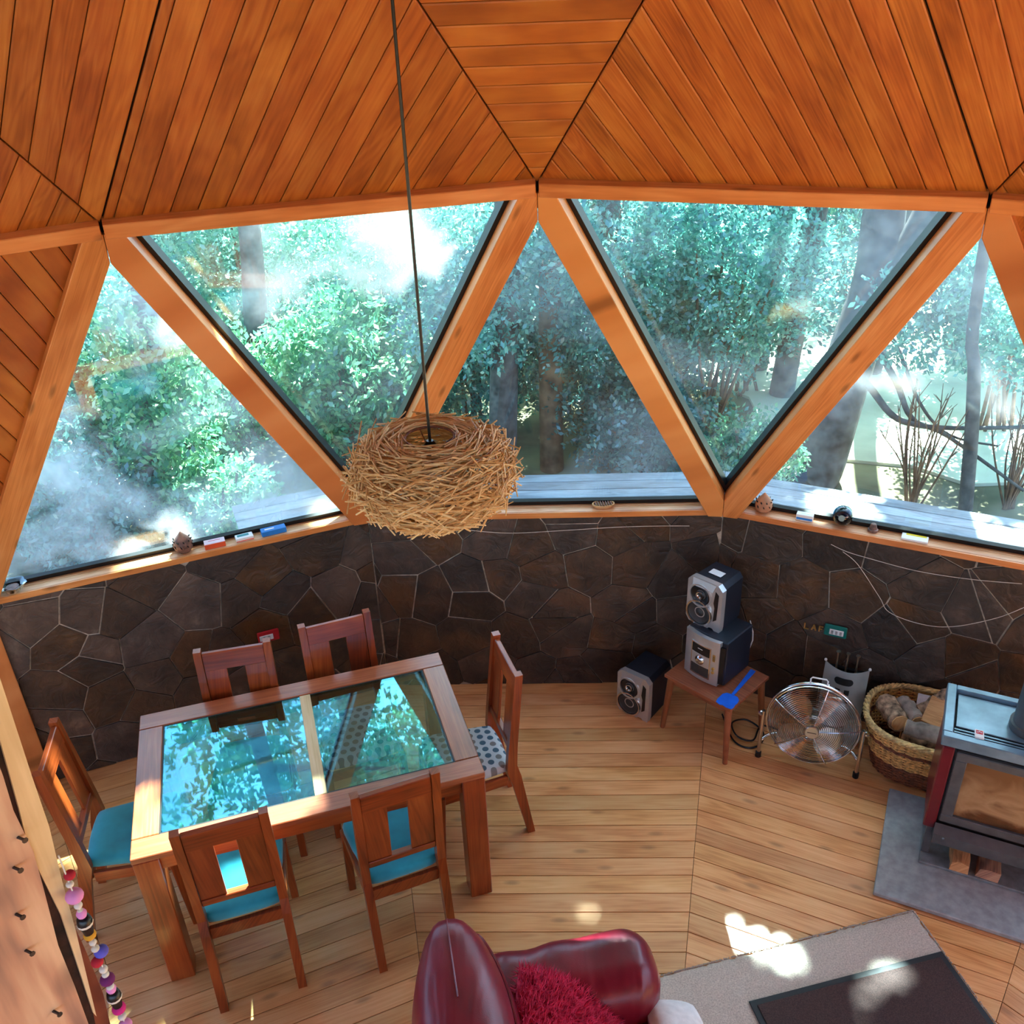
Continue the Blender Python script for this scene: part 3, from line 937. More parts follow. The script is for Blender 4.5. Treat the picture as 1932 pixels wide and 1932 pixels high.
# ---- hearth, stove
E1 = V((math.cos(D), -math.sin(D), 0)); E2 = V((math.sin(D), math.cos(D), 0))
def ee(x, y, z=0): return E1 * x + E2 * y + V((0, 0, z))
h = thing('hearth_slab', 'grey stone hearth slab under the wood stove', 'hearth', ee(.11, 3.366), -D)
MB().box((.6, .345, .0125), (1.2, .69, .025), ch=.004).build('base_slab', 'slate', h)
MB().box((.75, .46, .0325), (1.16, .42, .0145), ch=.003).build('raised_tile', 'slate_dark', h)
SX0, SY0, SZ = .25, 3.635, .79
st = thing('wood_stove', 'grey steel wood stove with maroon sides and a sooty glass door', 'stove', ee(SX0, SY0, .04), -D)
W_, D_ = .66, .385
z0 = .04
tp = MB()
tp.box((W_ / 2, .02, SZ - z0 - .0275), (W_, .04, .055), ch=.004)
for (x0, x1, y0, y1) in ((0, .04, .04, D_), (W_ - .04, W_, .04, D_), (.04, W_ - .04, D_ - .035, D_)):
    tp.box(((x0 + x1) / 2, (y0 + y1) / 2, SZ - z0 - .0275), (x1 - x0, y1 - y0, .055), ch=.003)
tp.build('top_frame', 'stove_top', st)
MB().box((W_ / 2, .2265, SZ - z0 - .024), (W_ - .10, .233, .008), ch=.002).build('top_plate', 'stove_top', st)
MB().box((W_ / 2, .195, SZ - z0 - .056), (W_ - .082, .31, .006)).build('plate_bed', 'black', st)
for k in range(3):
    MB().box((W_ / 2, .0545 + k * .0195, SZ - z0 - .024), (W_ - .09, .0095, .005), ch=.001).build('vent_slat', 'stove_top', st)
MB().lathe([(.088, SZ - z0 - .02), (.088, SZ - z0 + .012), (.076, SZ - z0 + .014), (.076, 3.0)], 28, c=(.345, .215, 0)).build('flue', 'stove_iron', st, smooth=True)
for sx in (0, 1):
    x = .037 + sx * (W_ - .074)
    MB().box((x, .19, .43), (.05, .34, .49), ch=.006).build('side_panel', 'maroon', st)
MB().box((W_ / 2, .205, .435), (W_ - .13, .29, .49), ch=.004).build('firebox', 'stove_iron', st)
dr = MB()
x0, x1, zb, zt, fy = .072, W_ - .072, .235, .655, .05
for (a, b, c, d) in ((x0, x1, zt - .045, zt), (x0, x1, zb, zb + .045), (x0, x0 + .05, zb + .045, zt - .045), (x1 - .05, x1, zb + .045, zt - .045)):
    dr.box(((a + b) / 2, fy - .012, (c + d) / 2), (b - a, .024, d - c), ch=.004)
door = dr.build('door', 'stove_iron', st)
MB().box(((x0 + x1) / 2, fy - .004, (zb + zt) / 2), (x1 - x0 - .098, .006, zt - zb - .088)).build('door_glass', 'soot', door)
lip = MB()
lip.add([(x0 - .012, .02, .228), (x1 + .012, .02, .228), (x1 + .012, -.028, .205), (x0 - .012, -.028, .205), (x0 - .012, .05, .13), (x1 + .012, .05, .13), (x1 + .012, -.02, .14), (x0 - .012, -.02, .14)],
        [(3, 2, 1, 0), (4, 5, 6, 7), (0, 1, 5, 4), (1, 2, 6, 5), (2, 3, 7, 6), (3, 0, 4, 7)])
lip.build('ash_lip', 'stove_iron', st)
for k in range(2):
    MB().lathe([(0, 0), (.006, 0), (.006, .004), (0, .004)], 8, R=Matrix.Rotation(PI / 2, 3, 'X'), c=(x0 + .03 + k * (x1 - x0 - .06), -.024, .19), cap=False).build('rivet', 'chrome', st)
for sx in (0, 1):
    for sy in (0, 1):
        MB().box((.05 + sx * (W_ - .1), .06 + sy * .26, .1), (.034, .034, .2), ch=.003).build('leg', 'stove_iron', st)
MB().box((W_ / 2, .2, .18), (W_ - .1, .27, .02)).build('bottom_plate', 'stove_iron', st)
# two split logs below it
for lab, x, y, w_, mt, a in (('pale split log with a rough left side under the wood stove', .45, 3.72, .082, 'logend', .02), ('grey-brown squared log on the right under the wood stove', .573, 3.725, .095, 'slab', -.03)):
    o = thing('firewood_log', lab, 'firewood', ee(x, y, .0402), -D + a, 'logs under the stove')
    rs = random.Random(int(x * 100))
    P = [(-w_ / 2, 0), (w_ / 2, 0), (w_ / 2 - .004, .055), (.0, .062), (-w_ / 2 + .008, .052)]
    n = len(P); vs = []
    for q in range(6):
        yy = -.1 + q * .045
        vs += [(px + rs.uniform(-.004, .004), yy + rs.uniform(-.003, .003), max(0, pz + (rs.uniform(-.004, .004) if pz > 0 else 0))) for px, pz in P]
    fs = [tuple(range(n))[::-1], tuple(range(5 * n, 6 * n))] + [(q * n + i, q * n + (i + 1) % n, (q + 1) * n + (i + 1) % n, (q + 1) * n + i) for q in range(5) for i in range(n)]
    MB().add(vs, fs).build('split_wood', mt, o, axis='Y')
# card on the stove
cd = thing('matchbox', 'small white box with a red emblem on top of the stove', 'box', ee(.391, 3.7, .7865), -D + .05)
MB().box((0, 0, .005), (.036, .052, .010), ch=.001).build('carton', 'paper', cd)
em = MB().box((0, .008, .0103), (.026, .022, .0006))
em.build('emblem', 'red_ink', cd)
em = MB()
for q in range(3): em.lathe([(0, 0), (.0035, 0), (.0035, .0004), (0, .0004)], 8, c=(-.007 + q * .007, .008 + (q % 2) * .004, .0107), cap=False)
em.build('emblem_mark', 'pink_ink', cd)

# ---- basket and firewood
bk = thing('log_basket', 'oval wicker basket in brown and tan bands filled with firewood', 'basket', ee(.235, 4.27), -D)
BH = .345
def bask(a, z):
    t = z / BH
    rx, ry = .235 + .075 * t, .165 + .075 * t
    ca, sa = math.cos(a), math.sin(a); e = .8
    return V((rx * math.copysign(abs(ca) ** e, ca), .025 * (1 - t) + ry * math.copysign(abs(sa) ** e, sa), z))
NS = 26
def weave(z0_, z1_, name, mat, step=.0105):
    mb = MB(); z = z0_; k = 0
    while z < z1_:
        pts = []
        for j in range(NS * 4):
            a = 2 * PI * j / (NS * 4)
            p = bask(a, z); o = math.cos(a * NS + (k % 2) * PI) * .0042
            d = V((p.x, p.y, 0)).normalized()
            pts.append(p + d * o + V((0, 0, .0012 * math.sin(a * 7 + k * 1.9))))
        mb.tube(pts, .0052, 5, closed=True, flat=1.0)
        z += step; k += 1
    mb.build(name, mat, bk, kind='stuff', smooth=60)
weave(.006, .135, 'brown_band', 'wicker_dark')
weave(.135, .245, 'tan_band', 'wicker')
weave(.245, .275, 'upper_brown_band', 'wicker_dark')
weave(.275, .33, 'upper_tan_band', 'wicker')
sk = MB()
for j in range(NS):
    a = 2 * PI * (j + .5) / NS
    sk.tube([bask(a, z) for z in (.004, .12, .24, BH)], .0038, 5)
sk.build('stakes', 'wicker_dark', bk, kind='stuff')
rm = MB()
for s_ in range(4):
    pts = []
    for j in range(120):
        a = 2 * PI * j / 120; b = a * 17 + s_ * PI / 2
        p = bask(a, BH); d = V((p.x, p.y, 0)).normalized()
        pts.append(p + d * .011 * math.cos(b) + V((0, 0, .009 * math.sin(b) + .004)))
    rm.tube(pts, .0075, 6, closed=True)
rm.build('braided_rim', 'willow', bk, smooth=60)
MB().prism([tuple(bask(2 * PI * j / 32, .012).xy * .97) for j in range(32)], .002, .012).build('base', 'wicker_dark', bk)
def log(name, lab, a, b, r, mat, seed, endmat='logend', group='firewood in the basket', flat=1.0):
    a, b = V(a), V(b); c = (a + b) / 2
    o = thing(name, lab, 'firewood', ee(.235, 4.27) + Matrix.Rotation(-D, 3, 'Z') @ c, -D, group)
    rs = random.Random(seed); mb = MB()
    pts = [a - c + (b - a) * (q / 7) + V((rs.uniform(-.006, .006), rs.uniform(-.006, .006), rs.uniform(-.006, .006))) for q in range(8)]
    mb.tube(pts, [r * rs.uniform(.88, 1.12) for _ in range(8)], 9, flat=flat)
    mb.build('bark', mat, o, smooth=60)
    d = (b - a).normalized()
    for e, sg in ((a - c, -1), (b - c, 1)):
        R = d.to_track_quat('Z', 'Y').to_matrix()
        MB().lathe([(0, -.002), (r * .82, -.002), (r * .8, .003), (0, .003)], 9, R=R, c=e + d * sg * .002, cap=False).build('cut_end', endmat, o)
    return o
log('firewood_log', 'grey-brown log leaning up at the back of the wicker basket', (-.05, .06, .33), (.09, .17, .45), .04, 'log_bark', 1)
log('firewood_log', 'thick knobbly log at the left inside the wicker basket', (-.22, .07, .33), (-.14, -.08, .345), .055, 'log_bark', 2)
log('firewood_log', 'grey barked log lying along the front of the wicker basket', (-.11, -.125, .37), (.14, -.16, .385), .042, 'log_grey', 3)
log('firewood_log', 'split log with white lichen behind the knobbly log', (-.14, .09, .35), (-.06, -.05, .355), .042, 'log_grey', 4)
log('firewood_log', 'brown log low at the far right of the basket', (.05, .06, .26), (.2, .1, .27), .05, 'log_bark', 6)
log('firewood_log', 'log at the bottom of the basket below the pale plank', (-.12, -.03, .25), (.15, -.06, .25), .065, 'log_bark', 7)
bd = thing('split_plank', 'pale flat split plank lying across the firewood in the basket', 'firewood', ee(.235, 4.27) + Matrix.Rotation(-D, 3, 'Z') @ V((.055, .01, .385)), -D)
R = Matrix.Rotation(rad(-14), 3, 'Z') @ Matrix.Rotation(rad(16), 3, 'X')
piece([(-.085, -.085), (.09, -.095), (.10, .09), (-.09, .085)], (V((0, 0, 0)), R @ V((1, 0, 0)), R @ V((0, 1, 0)), R @ V((0, 0, 1))), -.016, .016, .002).build('plank', 'logend', bd, axis=R @ V((1, 0, 0)))
pk = thing('fire_tongs', 'black iron tool handle lying at the right in the basket', 'tool', ee(.235, 4.27) + Matrix.Rotation(-D, 3, 'Z') @ V((.18, .06, .41)), -D)
MB().tube([(-.05, .04, .02), (-.02, .02, .015), (.02, -.02, .0), (.06, -.04, -.02)], [.01, .014, .016, .012], 8).build('handle', 'black', pk, smooth=True)
pp = thing('newspaper', 'folded whitish paper tucked behind the logs in the basket', 'paper', ee(.235, 4.27) + Matrix.Rotation(-D, 3, 'Z') @ V((.05, .14, .33)), -D)
MB().box((0, 0, 0), (.25, .10, .012), Matrix.Rotation(rad(35), 3, 'X'), .003).build('sheet', 'fleece', pp)

# ---- fireplace tool stand
ts = thing('fire_tool_set', 'grey metal fireside tool holder with square cutouts and three tool handles', 'tool set', ee(-.205, 4.40, 0), -D)
Wd, Hh = .226, .46
def tsp(u, v, off=0.0):
    x = (u - .5) * Wd
    bow = .035 * (1 - (2 * u - 1) ** 2)
    top = Hh - .022 * (1 - (2 * u - 1) ** 2)
    return V((x, -.10 - bow + .11 * v - off, v * top))
mb = MB(); nu, nv = 24, 10
vs = [tsp(i / nu, j / nv) for j in range(nv + 1) for i in range(nu + 1)] + [tsp(i / nu, j / nv, -.003) for j in range(nv + 1) for i in range(nu + 1)]
K = (nu + 1) * (nv + 1); fs = []
for j in range(nv):
    for i in range(nu):
        a = j * (nu + 1) + i
        fs += [(a, a + 1, a + nu + 2, a + nu + 1), (K + a + nu + 1, K + a + nu + 2, K + a + 1, K + a)]
for i in range(nu): fs += [(i + 1, i, K + i, K + i + 1), (nv * (nu + 1) + i, nv * (nu + 1) + i + 1, K + nv * (nu + 1) + i + 1, K + nv * (nu + 1) + i)]
for j in range(nv):
    a = j * (nu + 1); b = a + nu
    fs += [(a, a + nu + 1, K + a + nu + 1, K + a), (b + nu + 1, b, K + b, K + b + nu + 1)]
mb.add(vs, fs).build('front_sheet', 'grey_sheet', ts, smooth=60)
def patch(u0, u1, v0, v1, rnd=False):
    n = 14; vs = []
    ru = (v1 - v0) / 2 * Hh / Wd
    for off in (.0025, -.001):
        for k in range(n + 1):
            u = u0 + (u1 - u0) * (.5 - .5 * math.cos(PI * k / n) if rnd else k / n)
            h_ = (v1 - v0) / 2
            if rnd:
                e = max(0, u0 + ru - u, u - u1 + ru) / ru
                h_ *= math.sqrt(max(.002, 1 - e * e))
            vm = (v0 + v1) / 2
            vs += [tsp(u, vm - h_, off), tsp(u, vm + h_, off)]
    K = 2 * (n + 1); fs = []
    for k in range(n):
        a = 2 * k
        fs += [(a, a + 2, a + 3, a + 1), (K + a, K + a + 1, K + a + 3, K + a + 2), (a + 1, a + 3, K + a + 3, K + a + 1), (a, K + a, K + a + 2, a + 2)]
    fs += [(0, 1, K + 1, K), (2 * n + 1, 2 * n, K + 2 * n, K + 2 * n + 1)]
    return MB().add(vs, fs)
patch(.27, .70, .83, .915, True).build('hand_slot', 'black', ts)  # black patches stand for the shade in the openings; no holes cut
for u0, v0 in ((.32, .71), (.53, .71), (.32, .60), (.53, .60), (.32, .40), (.53, .40), (.32, .29), (.53, .29)):
    patch(u0, u0 + .115, v0, v0 + .062).build('cutout', 'black', ts)
for sx in (-1, 1):
    MB().box((sx * .098, .035, .2), (.014, .014, .4)).build('upright', 'black', ts)
MB().box((0, -.01, .012), (.2, .14, .02), ch=.003).build('base', 'black', ts)
MB().box((0, .03, .415), (.2, .02, .02)).build('hanger_bar', 'black', ts)
for k in range(3):
    x = -.055 + k * .05
    MB().lathe([(.0, .12), (.0055, .12), (.0055, .5), (.0075, .525), (.012, .531), (.012, .537), (0, .537)], 10, c=(x, .012, 0), cap=False).build('tool_handle', 'brushed', ts, smooth=True)
for sx in (0, 1):
    p = tsp(sx, 1.0)
    MB().lathe([(0, -.008), (.007, -.005), (.008, 0), (.006, .006), (0, .008)], 10, c=p + V((0, 0, .006)), cap=False).build('knob', 'white', ts, smooth=True)

# ---- fan
fc = V((1.372, 3.842, 0))
fan = thing('floor_fan', 'round chrome floor fan with four blades on a tube stand', 'fan', fc, math.atan2(-.161, .474))
FZ, FR_ = .30, .232
tiltR = Matrix.Rotation(rad(-8), 3, 'X')
Rf = tiltR
def fp(x, y, z): return Rf @ V((x, y, z)) + V((0, 0, FZ))
def circ(r, y, n=64): return [fp(r * math.cos(2 * PI * k / n), y, r * math.sin(2 * PI * k / n)) for k in range(n)]
dome = lambda r, s: s * (.075 - .05 * (r / FR_) ** 2.2)
fg = MB()
for k in range(20):
    r = .045 + (FR_ - .05) * k / 20
    fg.tube(circ(r, dome(r, -1)), .0019, 4, closed=True)
fg.build('front_grille', 'chrome', fan, kind='stuff')
rgk = MB()
for k in range(14):
    r = .05 + (FR_ - .05) * k / 14
    rgk.tube(circ(r, dome(r, 1)), .0013, 4, closed=True)
rgk.build('rear_grille', 'chrome', fan, kind='stuff')
rm = MB(); rm.tube(circ(FR_, 0), .0055, 8, closed=True); rm.tube(circ(FR_ - .004, -.02), .003, 6, closed=True); rm.tube(circ(FR_ - .004, .02), .003, 6, closed=True)
rm.build('guard_rim', 'chrome', fan, smooth=True)
for k in range(5):
    a = k * 2 * PI / 5 + .1
    for s_ in (-1, 1):
        MB().tube([fp(r * math.cos(a), dome(r, s_) + s_ * .002, r * math.sin(a)) for r in (.03, .08, .13, .18, FR_)], .0026, 5).build('spoke', 'chrome', fan)
for k in range(4):
    a0 = k * PI / 2 + .75; mb = MB(); nr, na = 6, 6; vs = []
    for side in (0, 1):
        for i in range(nr + 1):
            r = .03 + .165 * i / nr
            half = (.16 + .62 * math.sin(PI * min(1, .18 + .72 * i / nr)) ** .8) * .78
            if i == nr: half *= .7
            for j in range(na + 1):
                t = -1 + 2 * j / na
                a = a0 + t * half
                vs.append(fp(r * math.cos(a), t * (.03 * (.4 + .6 * i / nr)) + side * .0015 + .005, r * math.sin(a)))
    K = (nr + 1) * (na + 1); fs = []
    for i in range(nr):
        for j in range(na):
            q = i * (na + 1) + j
            fs += [(q, q + 1, q + na + 2, q + na + 1), (K + q + na + 1, K + q + na + 2, K + q + 1, K + q)]
    for i in range(nr):
        for q, f in ((i * (na + 1), 1), (i * (na + 1) + na, 0)):
            fs.append((q, q + na + 1, K + q + na + 1, K + q) if f else (q + na + 1, q, K + q, K + q + na + 1))
    for j in range(na): fs += [(j + 1, j, K + j, K + j + 1), (nr * (na + 1) + j, nr * (na + 1) + j + 1, K + nr * (na + 1) + j + 1, K + nr * (na + 1) + j)]
    mb.add(vs, fs).build('blade', 'brushed', fan, smooth=60)
RX = Matrix.Rotation(PI / 2, 3, 'X')
hub = MB().lathe([(0, .07), (.03, .07), (.036, .076), (.036, .088), (.032, .092), (0, .092)], 24, R=Rf @ RX, c=(0, 0, FZ), cap=False).build('hub', 'brushed', fan, smooth=True)
MB().box(fp(0, -.0925, 0), (.045, .001, .004), Rf).build('hub_plate', 'iron', hub)
MB().lathe([(0, -.09), (.04, -.09), (.05, -.07), (.05, .0), (.02, .01), (0, .01)], 18, R=Rf @ RX, c=(0, 0, FZ), cap=False).build('motor', 'brushed', fan, smooth=True)
hx = .25
stand = MB()
stand.tube([(-hx, 0, .02), (-hx, 0, .12), (-hx * .995, 0, FZ + .02)], .0105, 10)
stand.tube([(hx, 0, .02), (hx, 0, .12), (hx * .995, 0, FZ + .02)], .0105, 10)
stand.tube([(-hx, .0, .11), (-hx + .03, .03, .128), (-hx + .07, .06, .13), (0, .07, .13), (hx - .07, .06, .13), (hx - .03, .03, .128), (hx, 0, .11)], .0095, 10)
stand.tube([(-hx, .0, .11), (-hx, .09, .04), (-hx, .14, .018)], .0095, 8)
stand.tube([(hx, .0, .11), (hx, .09, .04), (hx, .14, .018)], .0095, 8)
stand.build('stand', 'chrome', fan, smooth=True)
for sx in (-1, 1):
    MB().lathe([(0, 0), (.016, 0), (.016, .032), (.012, .036), (0, .036)], 10, c=(sx * hx, 0, 0), cap=False).build('rubber_foot', 'black', fan)
    MB().lathe([(0, 0), (.014, 0), (.016, .008), (.01, .02), (0, .02)], 12, R=Matrix.Rotation(sx * PI / 2, 3, 'Y'), c=(sx * (hx + .006), 0, FZ), cap=False).build('pivot_knob', 'chrome', fan)
MB().tube([fp(-.04, .0, FR_ - .01), fp(-.042, .01, FR_ + .022), fp(-.034, .012, FR_ + .03), fp(.034, .012, FR_ + .03), fp(.042, .01, FR_ + .022), fp(.04, 0, FR_ - .01)], .004, 8).build('handle', 'white', fan, smooth=True)

# ---- side table with stereo
sc_, sa_ = V((.922, 4.142, 0)), math.atan2(-.296, .306)
tb = thing('side_table', 'small brown wooden side table under the stereo', 'table', sc_, sa_)
SW, SD, SH = .426, .37, .38
MB().box((0, 0, SH - .011), (SW, SD, .022), ch=.003).build('table_top', 'stool', tb, axis='X')
MB().box((0, -SD / 2 + .04, SH - .045), (SW - .08, .018, .045)).build('apron', 'stool', tb, axis='X')
MB().box((0, SD / 2 - .04, SH - .045), (SW - .08, .018, .045)).build('apron', 'stool', tb, axis='X')
for sx in (-1, 1):
    MB().box((sx * (SW / 2 - .04), 0, SH - .045), (.018, SD - .1, .045)).build('apron', 'stool', tb, axis='Y')
    for sy in (-1, 1):
        MB().tube([(sx * (SW / 2 - .004), sy * (SD / 2 - .006), 0), (sx * (SW / 2 - .03), sy * (SD / 2 - .03), SH - .022)], [.014, .021], 10).build('leg', 'stool', tb, smooth=True, axis='Z')

un_c = V((.717 + .891, 4.199 + 4.027, 0)) / 2 + V((.235, .164, 0)) / 2
un = thing('stereo_unit', 'silver and black compact stereo unit on the small side table', 'stereo', (un_c.x, un_c.y, SH), sa_)
UW, UD, UH = .247, .27, .288
MB().box((0, .02, UH / 2 + .004), (UW, UD - .03, UH - .008), ch=.006).build('cabinet', 'navy', un)
def bulge(x): return -.022 * (1 - (x / (UW / 2)) ** 2)
fy = -UD / 2 + .022
def face(x0, x1, z0_, z1_, off, th, mat, name, par, n=10):
    vs = []
    for y in (0, 1):
        for k in range(n + 1):
            x = x0 + (x1 - x0) * k / n
            for z in (z0_, z1_): vs.append((x, fy + bulge(x) - off + y * th, z))
    K = 2 * (n + 1); fs = []
    for k in range(n):
        a = 2 * k
        fs += [(a, a + 2, a + 3, a + 1), (K + a, K + a + 1, K + a + 3, K + a + 2), (a + 1, a + 3, K + a + 3, K + a + 1), (a, K + a, K + a + 2, a + 2)]
    fs += [(0, 1, K + 1, K), (2 * n + 1, 2 * n, K + 2 * n, K + 2 * n + 1)]
    return MB().add(vs, fs).build(name, mat, par)
front = face(-UW / 2, UW / 2 - .03, .004, UH - .002, 0, .025, 'silver', 'front_panel', un)
face(UW / 2 - .03, UW / 2 - .004, .02, UH - .03, -.006, .02, 'black', 'side_strip', un)
face(-.075, .05, .03, .235, .003, .004, 'chrome', 'bezel', front)
face(-.068, .043, .175, .228, .0045, .003, 'black', 'display', front)
face(-.068, .043, .10, .172, .0045, .003, 'silver', 'dial_plate', front)
face(-.068, -.014, .04, .098, .0045, .003, 'grille', 'tape_door', front)
face(-.011, .043, .04, .098, .0045, .003, 'grille', 'tape_door', front)
face(-.03, .0, .206, .209, .0055, .003, 'paper', 'display_text', front)
MB().lathe([(0, .0), (.028, 0), (.028, .006), (.02, .014), (.016, .016), (0, .012)], 24, R=RX, c=(-.012, fy + bulge(0) - .004, .138), cap=False).build('dial', 'chrome', front, smooth=True)
for k in range(5):
    MB().box((.068, fy + bulge(.068) - .003, .165 + k * .009), (.014, .005, .005)).build('button', 'brass', front)
for k in range(2):
    MB().lathe([(0, 0), (.009, 0), (.008, .008), (0, .009)], 12, R=RX, c=(.068, fy + bulge(.068), .09 + k * .024), cap=False).build('volume_knob', 'brass', front, smooth=True)

def speaker(name, lab, loc, rz, Wd, Dp, Hh, group):
    t = thing(name, lab, 'speaker', loc, rz, group)
    c = .028
    P = [(-Wd / 2 + .006, 0), (Wd / 2 - .006, 0), (Wd / 2 - .006, Hh - c - .005), (Wd / 2 - c, Hh - .005), (-Wd / 2 + c, Hh - .005), (-Wd / 2 + .006, Hh - c - .005)]
    n = 6; y0, y1 = -Dp / 2 + .03, Dp / 2
    vs = [(x, y0, z) for x, z in P] + [(x * .93, y1, z * .97) for x, z in P]
    MB().add(vs, [tuple(range(n)), tuple(range(n, 2 * n))[::-1]] + [((i + 1) % n, i, n + i, n + (i + 1) % n) for i in range(n)]).build('cabinet', 'navy', t)
    P = [(-Wd / 2, .03), (-Wd / 2 + .02, .0), (Wd / 2 - .075, 0), (Wd / 2 - .065, .01), (Wd / 2 - .045, .01), (Wd / 2 - .035, 0), (Wd / 2 - .004, 0), (Wd / 2, .03), (Wd / 2, Hh - c), (Wd / 2 - c, Hh), (-Wd / 2 + c, Hh), (-Wd / 2, Hh - c)]
    n = len(P); yf = -Dp / 2
    vs = [(x * .985, yf, z) for x, z in P] + [(x, yf + .012, z) for x, z in P] + [(x, yf + .034, z) for x, z in P]
    fs = [tuple(range(n)), tuple(range(2 * n, 3 * n))[::-1]]
    for L in (0, 1): fs += [(L * n + (i + 1) % n, L * n + i, (L + 1) * n + i, (L + 1) * n + (i + 1) % n) for i in range(n)]
    baf = MB().add(vs, fs).build('baffle', 'silver', t)
    MB().add([(-.07, yf - .012, Hh - .045), (.055, yf - .012, Hh - .045), (.065, yf, Hh - .006), (-.075, yf, Hh - .006), (-.07, yf + .01, Hh - .045), (.055, yf + .01, Hh - .045), (.065, yf + .01, Hh - .006), (-.075, yf + .01, Hh - .006)],
             [(0, 1, 2, 3), (7, 6, 5, 4), (0, 4, 5, 1), (1, 5, 6, 2), (2, 6, 7, 3), (3, 7, 4, 0)]).build('brow', 'silver', baf)
    for zc, r, nm_ in ((.665 * Hh, .060, 'tweeter'), (.275 * Hh, .068, 'woofer')):
        x = -.022
        w_ = MB().lathe([(r + .011, 0), (r + .009, .014), (r + .001, .013), (r - .001, .004)], 32, R=RX, c=(x, yf, zc), cap=False).build(nm_, 'chrome' if nm_ == 'woofer' else 'silver', t, smooth=True)
        MB().lathe([(r, .004), (r * .86, .009), (r * .74, .004), (r * .4, -.002), (r * .28, .004), (0, .008)], 28, R=RX, c=(x, yf - .001, zc), cap=False).build('cone', 'grille' if nm_ == 'woofer' else 'black', w_, smooth=True)
        if nm_ == 'tweeter':
            MB().lathe([(.026, .003), (.022, .014), (.016, .012), (.012, .004), (0, .007)], 20, R=RX, c=(x, yf - .001, zc), cap=False).build('dust_cap', 'chrome', w_, smooth=True)
    P = [(.062, .20 * Hh), (.082, .26 * Hh), (.086, .8 * Hh), (.066, .86 * Hh), (.058, .6 * Hh), (.066, .5 * Hh)]
    n = 6
    MB().add([(x, yf - .002, z) for x, z in P] + [(x, yf + .01, z) for x, z in P], [tuple(range(n)), tuple(range(n, 2 * n))[::-1]] + [((i + 1) % n, i, n + i, n + (i + 1) % n) for i in range(n)]).build('port', 'black', baf)
    return t
a2 = math.atan2(-.146, .158)
u2 = V((math.cos(a2), math.sin(a2), 0)); v2 = V((-math.sin(a2), math.cos(a2), 0))
p2 = V((.834, 4.203, SH + UH)) + v2 * .107
speaker('loudspeaker', 'silver and dark blue two-cone speaker standing on top of the stereo unit', p2, a2, .215, .214, .286, 'stereo speakers')
a1 = math.atan2(-.133, .168)
v1 = V((-math.sin(a1), math.cos(a1), 0))
p1 = V((.484, 4.255, 0)) + v1 * .122
speaker('loudspeaker', 'silver and dark blue two-cone speaker standing on the floorboards left of the side table', p1, a1, .214, .244, .296, 'stereo speakers')
nt_ = thing('paper_note', 'small white paper slip on top of the upper speaker', 'paper', p2 + V((0, 0, .2825)) + v2 * .0, a2)
nt_.rotation_euler = (-.035, 0, a2)
MB().box((.0, .0, .001), (.075, .05, .0016)).build('slip', 'paper', nt_)  # thin white rectangle lying on the speaker top

# fly swatter on the side table
fs_ = thing('fly_swatter', 'blue plastic fly swatter lying on the side table corner', 'fly swatter', (.945, 3.93, SH + .002), math.atan2(.243, .181))
P = [(-.052, -.045), (-.03, -.05), (-.012, -.046), (.01, -.05), (.035, -.046), (.052, -.03), (.056, 0), (.05, .032), (.03, .046), (0, .048), (-.02, .05), (-.045, .046), (-.054, .02), (-.048, .005), (-.056, -.015)]
MB().prism(P, 0, .004).build('paddle', 'blue', fs_)
MB().add([(.05, -.007, 0), (.05, .007, 0), (.30, .014, 0), (.30, -.014, 0), (.05, -.007, .006), (.05, .007, .006), (.30, .014, .007), (.30, -.014, .007)], [(0, 1, 2, 3), (7, 6, 5, 4), (0, 4, 5, 1), (1, 5, 6, 2), (2, 6, 7, 3), (3, 7, 4, 0)]).build('handle', 'blue', fs_)

# cables
cb = MB().tube(smooth_pts([(1.0, 4.25, .006), (1.02, 4.05, .006), (1.08, 3.98, .006), (1.16, 4.0, .006), (1.2, 4.1, .006), (1.13, 4.2, .006), (1.04, 4.17, .012), (1.05, 4.06, .012), (1.13, 4.03, .012), (1.2, 4.15, .006), (1.3, 4.1, .006), (1.34, 3.98, .006)], 6), .005, 6).build('power_cable', 'black', smooth=True)
tag(cb, 'black power cable looped on the floor behind the side table', 'cable')
cb = MB().tube([(1.122, 4.335, .60), (1.145, 4.34, .52), (1.15, 4.345, .46), (1.135, 4.34, .40), (1.13, 4.33, .30)], .0035, 6).build('speaker_wire', 'white', smooth=True)
tag(cb, 'thin white wire hanging behind the stereo unit', 'cable')
def wire(name, pts, lab, r=.0015, mat='bead_white', out=.03, k=1):
    th = k * D
    nn = V((math.sin(th), math.cos(th), 0))
    P = [V(p) - nn * out for p in pts]
    Q = []
    for i in range(len(P) - 1):
        p0, p1_, p2_, p3 = P[max(i - 1, 0)], P[i], P[i + 1], P[min(i + 2, len(P) - 1)]
        for s in range(6):
            t = s / 6
            Q.append(.5 * ((2 * p1_) + (p2_ - p0) * t + (2 * p0 - 5 * p1_ + 4 * p2_ - p3) * t * t + (3 * p1_ - p0 - 3 * p2_ + p3) * t ** 3))
    Q.append(P[-1])
    o = MB().tube(Q, r, 5).build(name, mat, smooth=True)
    tag(o, lab, 'wire')
wire('light_wire', [(1.50, 4.335, 1.10), (1.565, 4.288, 1.085), (1.663, 4.245, 1.07), (1.877, 4.149, 1.05), (2.098, 4.051, 1.06), (2.306, 3.958, 1.09)], 'thin pale wire running just under the sill of the right wall')
wire('light_wire', [(1.551, 4.294, 1.08), (1.627, 4.261, 1.02), (1.745, 4.208, .854), (1.804, 4.182, .771), (1.95, 4.117, .741), (2.084, 4.057, .768), (2.244, 3.986, .869), (2.339, 3.944, .961)], 'thin pale wire sagging in a long loop across the right stone wall')
